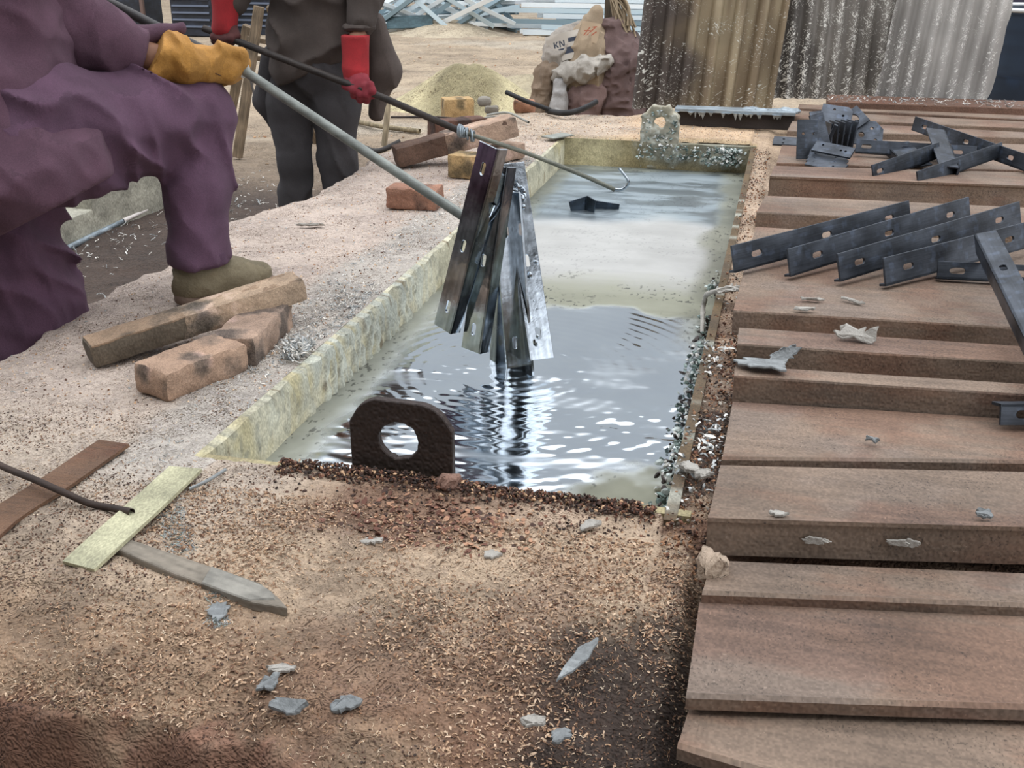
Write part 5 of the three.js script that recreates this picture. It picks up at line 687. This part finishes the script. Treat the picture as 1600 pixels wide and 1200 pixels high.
const dross = (name, label, cat, px, py, Y, w, h, ry, mat, o = {}) => { const g = ragged(w, h, o.t ?? .003, o.sd ?? px, o.curl ?? .25), m = mesh(name, g, mat); m.position.copy(at(px, py, Y)).add(V(0, .002, 0)); m.rotation.set(o.rx ?? 0, ry, o.rz ?? 0); return tag(m, label, cat); };
const paleFlake = std({ color: rgb(206, 200, 190), map: clothMap, bumpMap: grit, bumpScale: .003, roughness: .8 }), clayM = std({ color: rgb(216, 192, 168), map: clothMap, bumpMap: grit, bumpScale: .005, roughness: .95 });
dross('zinc_flake', 'long grey torn zinc strip lying on the brown ash near the front', 'zinc flake', 906, 1030, .004, .017, .1, -.3, zincFlake, { curl: .5 });
dross('zinc_flake', 'white zinc flake below the near lug on the brown ash', 'zinc flake', 581, 849, .002, .034, .02, .4, paleFlake, { curl: .4 });
dross('zinc_flake', 'pale round flake right of the reddish rust scales', 'zinc flake', 768, 870, .002, .024, .017, .1, paleFlake);
dross('zinc_flake', 'pale flake near the front right corner of the kettle', 'zinc flake', 922, 826, .002, .036, .022, .7, paleFlake, { curl: .5 });
dross('zinc_flake', 'flat whitish flake at the middle of the front ash', 'zinc flake', 438, 1050, .0, .034, .016, .3, paleFlake);
dross('zinc_flake', 'crumpled silvery flake below the flat whitish one', 'zinc flake', 418, 1074, .0, .03, .022, 1.2, zincFlake, { curl: .6 });
dross('zinc_flake', 'dark silvery flake near the front edge left of the middle', 'zinc flake', 449, 1108, .0, .044, .02, .1, zincFlake, { curl: .5 });
dross('zinc_flake', 'grey flake among dark crumbs near the front edge', 'zinc flake', 541, 1105, .0, .04, .022, .6, zincFlake, { curl: .5 });
dross('zinc_flake', 'small bright flake at the rim of the dark patch', 'zinc flake', 832, 1132, .0, .03, .014, .2, paleFlake, { curl: .5 });
dross('zinc_flake', 'dull grey flake on the dark patch at the bottom', 'zinc flake', 876, 1152, -.01, .026, .02, .9, zincFlake);
dross('zinc_flake', 'smudged grey flake left of the blade tip', 'zinc flake', 343, 958, .001, .03, .05, .3, zincFlake, { t: .002 });
dross('zinc_flake', 'slim pale sliver alone on the pink ash behind the boot', 'zinc flake', 488, 354, .003, .09, .02, .35, paleFlake);
dross('zinc_flake', 'oval pale chip on the right rim of the kettle', 'zinc flake', 1080, 736, .004, .034, .024, -.5, paleFlake, { t: .006, curl: .1 });
dross('zinc_flake', 'pale chip with lobes beside the oval one on the rim', 'zinc flake', 1098, 744, .006, .03, .02, .4, paleFlake, { t: .004, curl: .4 });
dross('zinc_flake', 'ragged flat zinc splash at the left ends of the cover bars', 'zinc flake', 1192, 574, .056, .115, .062, -.1, zincFlake, { curl: .16 });
dross('zinc_flake', 'leaf shaped grey zinc piece standing against a cover bar', 'zinc flake', 1226, 556, .058, .06, .03, .5, zincFlake, { rx: .9, curl: .4 });
dross('zinc_flake', 'crumpled bright zinc piece with prongs lying between two cover bars', 'zinc flake', 1336, 527, .058, .085, .034, .0, paleFlake, { curl: .75 });
dross('zinc_flake', 'thin pale flake on the broad channel in front of the black angles', 'zinc flake', 1268, 470, .053, .05, .014, .1, paleFlake);
dross('zinc_flake', 'curled pale strip on the broad channel right of the thin flake', 'zinc flake', 1330, 472, .053, .06, .008, -.5, paleFlake, { curl: .2 });
dross('zinc_flake', 'whitish double flake just above the riser of the broad channel', 'zinc flake', 1256, 486, .053, .05, .014, .2, paleFlake);
dross('zinc_flake', 'dark crumpled scrap on the wide cover sheet', 'scrap', 1362, 690, .016, .024, .012, -.4, zincFlake, { curl: .6 });
dross('zinc_flake', 'pale chip at the foot of the wide sheet above the splashed channel', 'zinc flake', 1217, 806, .056, .026, .012, .1, paleFlake);
dross('zinc_flake', 'small silvery scrap near the right edge above the splashed channel', 'zinc flake', 1537, 806, .056, .02, .014, .1, zincFlake, { curl: .6 });
{ const g = rough(.05, .036, .042, .017, .016, 7, 55); g.translate(0, .012, 0); const o = mesh('clay_clod', boxUV(g, .2), clayM); o.position.copy(at(1112, 893, .002)); tag(o, 'crumbly pinkish clod by the left end of the splashed channel', 'clod'); }
{ const g = rough(.034, .03, .03, .014, .013, 17, 60); g.translate(0, .012, 0); const o = mesh('clay_clod', boxUV(g, .2), std({ color: rgb(176, 138, 120), map: clothMap, bumpMap: grit, bumpScale: .005, roughness: .95 })); o.position.copy(at(702, 764, .002)); tag(o, 'pinkish brown clod at the foot of the near lug', 'clod'); }
{ // pale splashes stuck to the front of one cover
  const cov = scene.getObjectByName('steel_cover_003'); for (const [px, py, w, h] of [[1272, 841, .034, .013], [1288, 848, .016, .006], [1404, 853, .036, .01], [1424, 851, .022, .012]]) { const g = ragged(w, h, .002, px, .02); g.rotateX(Math.PI / 2); const P = at(px, py, .026), front = at(1110, 812, .053).lerp(at(1600, 825, .053), (px - 1110) / 490); const o = mesh('splash', g, paleFlake, cov); o.position.set(P.x, P.y, front.z + .004); }
}
{ // zinc run over the rim with strands
  reseed(41); const l = []; const a0 = at(1100, 475, -.06), b = at(1116, 455, .02), c = at(1150, 452, .03); l.push(tube([at(1097, 520, -.1), a0, b, c], .006, 30, 7)); for (let i = 0; i < 9; i++) { const s = at(1116 + R(0, 14), 456 + R(-3, 4), .025); l.push(tube([s, s.clone().add(V(R(.01, .03), R(-.002, .008), R(-.015, .02))), at(1150 + R(-6, 30), 449 + R(-8, 14), .04)], R(.0015, .0045), 14, 6)); } l.forEach((g, i) => jitter(g, .003, 60, i)); tag(mesh('zinc_run', boxUV(merge(l), .3), paleFlake), 'white zinc run hooked over the right rim with strands on the channel', 'zinc run'); }
function scatter(name, label, n, geo, mat, spot, size, tint, lie = 1) {
  const o = new THREE.InstancedMesh(geo, mat, n); o.name = numbered(name); o.castShadow = o.receiveShadow = true; const m = new THREE.Matrix4(), q = new THREE.Quaternion(), e = new THREE.Euler(); let k = 0;
  for (let tries = 0; k < n && tries < n * 40; tries++) { const p = spot(); if (!p) continue; const s = size(p); e.set(R(-lie, lie), R(0, 6.28), R(-lie, lie)); q.setFromEuler(e); m.compose(p, q, V(s * R(.7, 1.5), s * R(.5, 1.2), s * R(.6, 1.2))); o.setMatrixAt(k, m); o.setColorAt(k, tint(p)); k++; }
  o.count = k; scene.add(o); return tag(o, label, 'debris', null, 'stuff');
}
const chip = (() => { const g = new THREE.DodecahedronGeometry(1, 0); g.scale(1, .45, .7); return jitter(g, .3, 1.3, 3); })();
const shred = (() => { const l = []; const pts = []; for (let i = 0; i <= 8; i++) pts.push(V((i - 4) * .3, .35 * Math.sin(i * .8), .3 * Math.cos(i * 1.1))); const g = new THREE.TubeGeometry(new THREE.CatmullRomCurve3(pts), 9, .2, 4); g.scale(1, .6, 1); return jitter(g, .14, 2, 5); })();
const curl = (() => { const g = new THREE.CylinderGeometry(1, .8, .3, 9, 1); g.scale(1.5, 1, .6); const p = g.attributes.position; for (let i = 0; i < p.count; i++) p.setY(i, p.getY(i) + .35 * Math.cos(p.getX(i) * 1.7)); return jitter(g, .55, 1.6, 12); })();
const flat = (() => { const g = new THREE.CylinderGeometry(1, .9, .22, 7, 1); return jitter(g, .4, .9, 8); })();
const grainM = std({ color: 0xffffff, roughness: .95 }), metalM = std({ color: 0xffffff, roughness: .55, metalness: .25 });
const cA = [rgb(216, 190, 160), rgb(196, 160, 126), rgb(226, 206, 180), rgb(150, 112, 84)], cD = [rgb(70, 52, 44), rgb(92, 66, 54), rgb(52, 42, 38), rgb(120, 82, 64)], cZ = [rgb(214, 212, 206), rgb(176, 178, 176), rgb(140, 144, 144), rgb(228, 222, 212)], cG = [rgb(102, 118, 112), rgb(136, 150, 144), rgb(74, 88, 82), rgb(186, 194, 190)];
const pick = (c) => () => { const k = c[Math.floor(rnd() * c.length) % c.length].clone(); return k.multiplyScalar(R(.8, 1.15)); };
const inBath = (x, z, m = 0) => x > KX0 - .022 - m && x < KX1 + .022 + m && z > KZ0 - .022 - m && z < KZ1 + .022 + m;
const onHearth = (x, z, up = 0) => (inBath(x, z) || edgeDist(x, z) > -.005 ? null : V(x, hearthY(x, z) + up, z));
reseed(51);
scatter('ash_crumbs', 'pale fibrous crumbs strewn over the front of the hearth', 12000, shred, grainM, () => { const z = -.82 - 1.15 * rnd() ** 1.5, x = R(-1.6, -.04); return z < -1.4 && rnd() < .6 ? null : f2(x * 5, z * 5, 3, 5) + .22 * sst(-.5, -.1, x) < R(.25, .7) ? null : onHearth(x, z, .001); }, () => R(.001, .003), pick(cA));
scatter('bark_flakes', 'tan flakes strewn over the front right of the hearth', 9000, curl, grainM, () => { const x = R(-.9, -.05), z = R(-1.42, -.9), d = f2(x * 7, z * 7, 3, 95) + .2 * sst(-.5, -.15, x) - .3 * sst(.2, .1, Math.hypot(x + .07, z + .97)); return d < R(.35, .7) ? null : onHearth(x, z, .002); }, () => R(.0008, .0026), pick([rgb(182, 152, 124), rgb(164, 132, 104), rgb(194, 168, 142), rgb(140, 108, 84), rgb(112, 84, 66)]), .5);
scatter('dark_crumbs', 'dark rusty crumbs strewn over the front of the hearth', 12000, chip, grainM, () => { const z = -.82 - .9 * rnd() ** 1.2, x = R(-1.5, -.04), d = f2(x * 6, z * 6, 3, 15) + .35 * sst(.3, .1, Math.hypot(x + .1, z + 1.05)); return d < R(.35, .75) ? null : onHearth(x, z, .0005); }, () => R(.0008, .0024), pick([rgb(104, 80, 66), rgb(84, 62, 52), rgb(128, 96, 76), rgb(62, 50, 44)]));
scatter('rust_scales', 'rust scales heaped along the foot of the near lug and the near rim', 3600, chip, grainM, () => { const x = R(-.78, -.14), z = KZ1 + .018 + Math.abs(R(-1, 1) * R(0, 1)) * .05 + (rnd() < .12 ? R(0, .16) : 0); return V(x, hearthY(x, z) + R(0, .012) * sst(.1, .0, z - KZ1 - .02), z); }, () => R(.0014, .0044), pick([...cD, ...cD, cA[1], cD[0]]));
scatter('red_flakes', 'reddish flakes in front of the near lug', 420, flat, grainM, () => { const x = -.47 + R(-.2, .2) * R(.3, 1), z = -1.4 + R(-.1, .1) * R(.3, 1); return onHearth(x, z, .002); }, () => R(.002, .0055), pick([rgb(130, 92, 74), rgb(106, 72, 60), rgb(170, 130, 104), rgb(76, 56, 48)]), .6);
scatter('hearth_grit', 'small grit scattered on the rear and left of the hearth', 5000, chip, grainM, () => { const x = R(-1.62, -.1), z = R(-5.4, -1.7); return rnd() < .75 && x > -1.2 === false && rnd() < .6 ? null : onHearth(x, z, .001); }, () => R(.001, .0034), pick([cA[1], cA[3], cD[1], cZ[1], cA[0]]));
scatter('zinc_shreds', 'grey zinc shreds along the left rim of the kettle', 1500, shred, metalM, () => { const z = R(-4.4, -1.45), x = KX0 - .025 - Math.abs(R(-1, 1) * R(.1, 1)) * .2, d = f2(x * 7, z * 5, 3, 25) + .3 * sst(.24, .05, Math.hypot(x + 1.03, z + 2.03)); return d < R(.42, .8) ? null : onHearth(x, z, .003); }, () => R(.002, .0065), pick(cZ), .7);
scatter('zinc_shreds', 'tangled zinc shreds beside the two bricks under the plank', 260, shred, metalM, () => { const P = at(470 + R(-36, 40) * R(.3, 1), 556 + R(-18, 20) * R(.3, 1), 0); return onHearth(P.x, P.z, R(.002, .02)); }, () => R(.005, .012), pick(cZ), 1);
scatter('zinc_shreds', 'fine grey zinc dust and shreds right of the yellow green flat bar', 700, shred, metalM, () => { const t = rnd(), P = t < .7 ? at(262 + 36 * t + R(-22, 22), 790 + 110 * t + R(-14, 14), 0) : at(R(322, 356), R(925, 985), 0); return onHearth(P.x, P.z, .001); }, () => R(.0012, .0036), pick([cZ[1], cZ[2], cG[1]]), .6);
scatter('rim_debris', 'mixed zinc and rust debris along the right rim of the kettle', 2600, chip, grainM, () => { const z = R(-4.7, -1.4), x = R(-.122, -.045); if (z < -2.4 && rnd() < .75) return null; return V(x, hearthY(x, z) + R(0, .012), z); }, () => R(.0012, .0045), pick([...cD, rgb(150, 122, 98), cA[3], cA[3], rgb(166, 158, 146)]));
scatter('rim_debris', 'whitish zinc chips along the right rim of the kettle', 150, curl, metalM, () => { const z = R(-2.7, -1.35), x = R(-.126, -.05); return f2(x * 9, z * 5, 3, 35) + .2 * sst(.25, .05, Math.abs(z + 1.75)) < R(.45, .75) ? null : V(x, hearthY(x, z) + R(.006, .018), z); }, () => R(.0025, .006), pick(cZ.slice(0, 3)), .8);
scatter('dross_crust', 'grey green crystals of dross along the near left corner of the bath', 6000, chip, metalM, () => { const x = R(KX0 + .003, -.36), z = R(-1.86, KZ1 - .002), d = sst(.3, .05, Math.hypot((x + .82) * .75, (z + 1.56) * 1.25)) + sst(.05, .0, KZ1 - z) * .8 + .4 * (f2(x * 14, z * 14, 3, 45) - .5); return d < R(.3, .9) ? null : V(x, ZINC + R(0, .012), z); }, () => R(.003, .0085), pick(cG), 1);
scatter('dross_crust', 'dark and pale dross lumps along the right wall of the bath', 700, chip, metalM, () => { const z = R(-3.2, KZ1), x = KX1 - .002 - Math.abs(R(-1, 1) * R(0, 1)) * .05, d = f2(z * 6, 1, 3, 55) + .25 * sst(.25, .05, Math.abs(z + 2.0)) + .2 * sst(.16, .05, Math.abs(z + 1.68)); return d < R(.5, .85) ? null : V(x, ZINC + R(0, .03), z); }, () => R(.003, .009), pick([...cG, cD[2], cD[2], cZ[0]]), 1);
scatter('dross_crust', 'frozen zinc crystals on the far wall of the bath', 1000, chip, metalM, () => { const a = rnd() < .5, b = rnd() < .6, x = a ? -.23 + R(-.09, .09) * R(.3, 1) : b ? R(-.59, -.43) : R(-.6, -.2), y = a ? -.035 + R(-.04, .03) : b ? R(-.06, .05) : R(-.06, .0); if (!a && b) { const X = rnd() * 2 - 1, lx = (at(1000, 225).x + at(1058, 225).x) / 2 + .075 * X, ly = R(-.06, .145); return Math.hypot(lx - (at(1000, 225).x + at(1058, 225).x) / 2, ly - .085) < .04 || Math.abs(X) * .075 + ly > .17 ? null : V(lx, ly, -4.716 + R(-.004, .008)); } return V(x, y, KZ0 + .02 + R(0, .03)); }, () => R(.003, .009), pick([...cG, cZ[0], cZ[1]]), 1);
const covers = scene.children.filter((o) => /^steel_cover/.test(o.name)), hit = new THREE.Raycaster(); covers.forEach((o) => o.updateMatrixWorld(true));
const onCover = () => { const x = R(-.05, 1.0), z = R(-5.4, -.95); hit.set(V(x, .5, z), V(0, -1, 0)); const h = hit.intersectObjects(covers, false)[0]; return h ? h.point.add(V(0, .001, 0)) : null; };
scatter('cover_grit', 'tiny pale zinc chips strewn over the rusty covers', 1500, flat, grainM, onCover, () => R(.001, .0035) * (rnd() < .1 ? 1.8 : 1), pick([...cZ, cA[2], cA[0]]), .5);
scatter('cover_grit', 'tiny dark grit strewn over the rusty covers', 1200, chip, grainM, onCover, () => R(.001, .0028), pick(cD), .5);
scatter('floor_flakes', 'white zinc scraps strewn over the dark floor left of the hearth', 620, shred, metalM, () => { const x = R(-3.1, -1.7), z = R(-6, -1.8), d = f2(x * 3, z * 3, 3, 65) + .35 * sst(.7, .2, Math.hypot(x + 2.95, (z + 4.7) * .6)); return d < R(.4, .85) ? null : V(x, FLOOR + .012 + (f2(x * 2.2, z * 2.2, 4, 3) - .5) * .05, z); }, () => R(.004, .013), pick(cZ), .6);
scatter('ledge_chips', 'white zinc chips strewn on the dark ledge beam', 260, shred, metalM, () => { const a = at(1240, 161, .07), x = a.x + R(.16, 1.3); return V(x, .083, R(a.z - .26, a.z - .01)); }, () => R(.004, .012), pick(cZ), .7);
scatter('yard_stones', 'small stones scattered over the sandy floor behind', 600, chip, grainM, () => { const z = R(-15, -6), x = R(-7, 0); return V(x, FLOOR + .004 + (f2(x * 2.2, z * 2.2, 4, 3) - .5) * .05, z); }, () => R(.005, .017), pick([cA[1], cA[3], rgb(150, 128, 104), cA[0]]));
renderer.render(scene, camera);
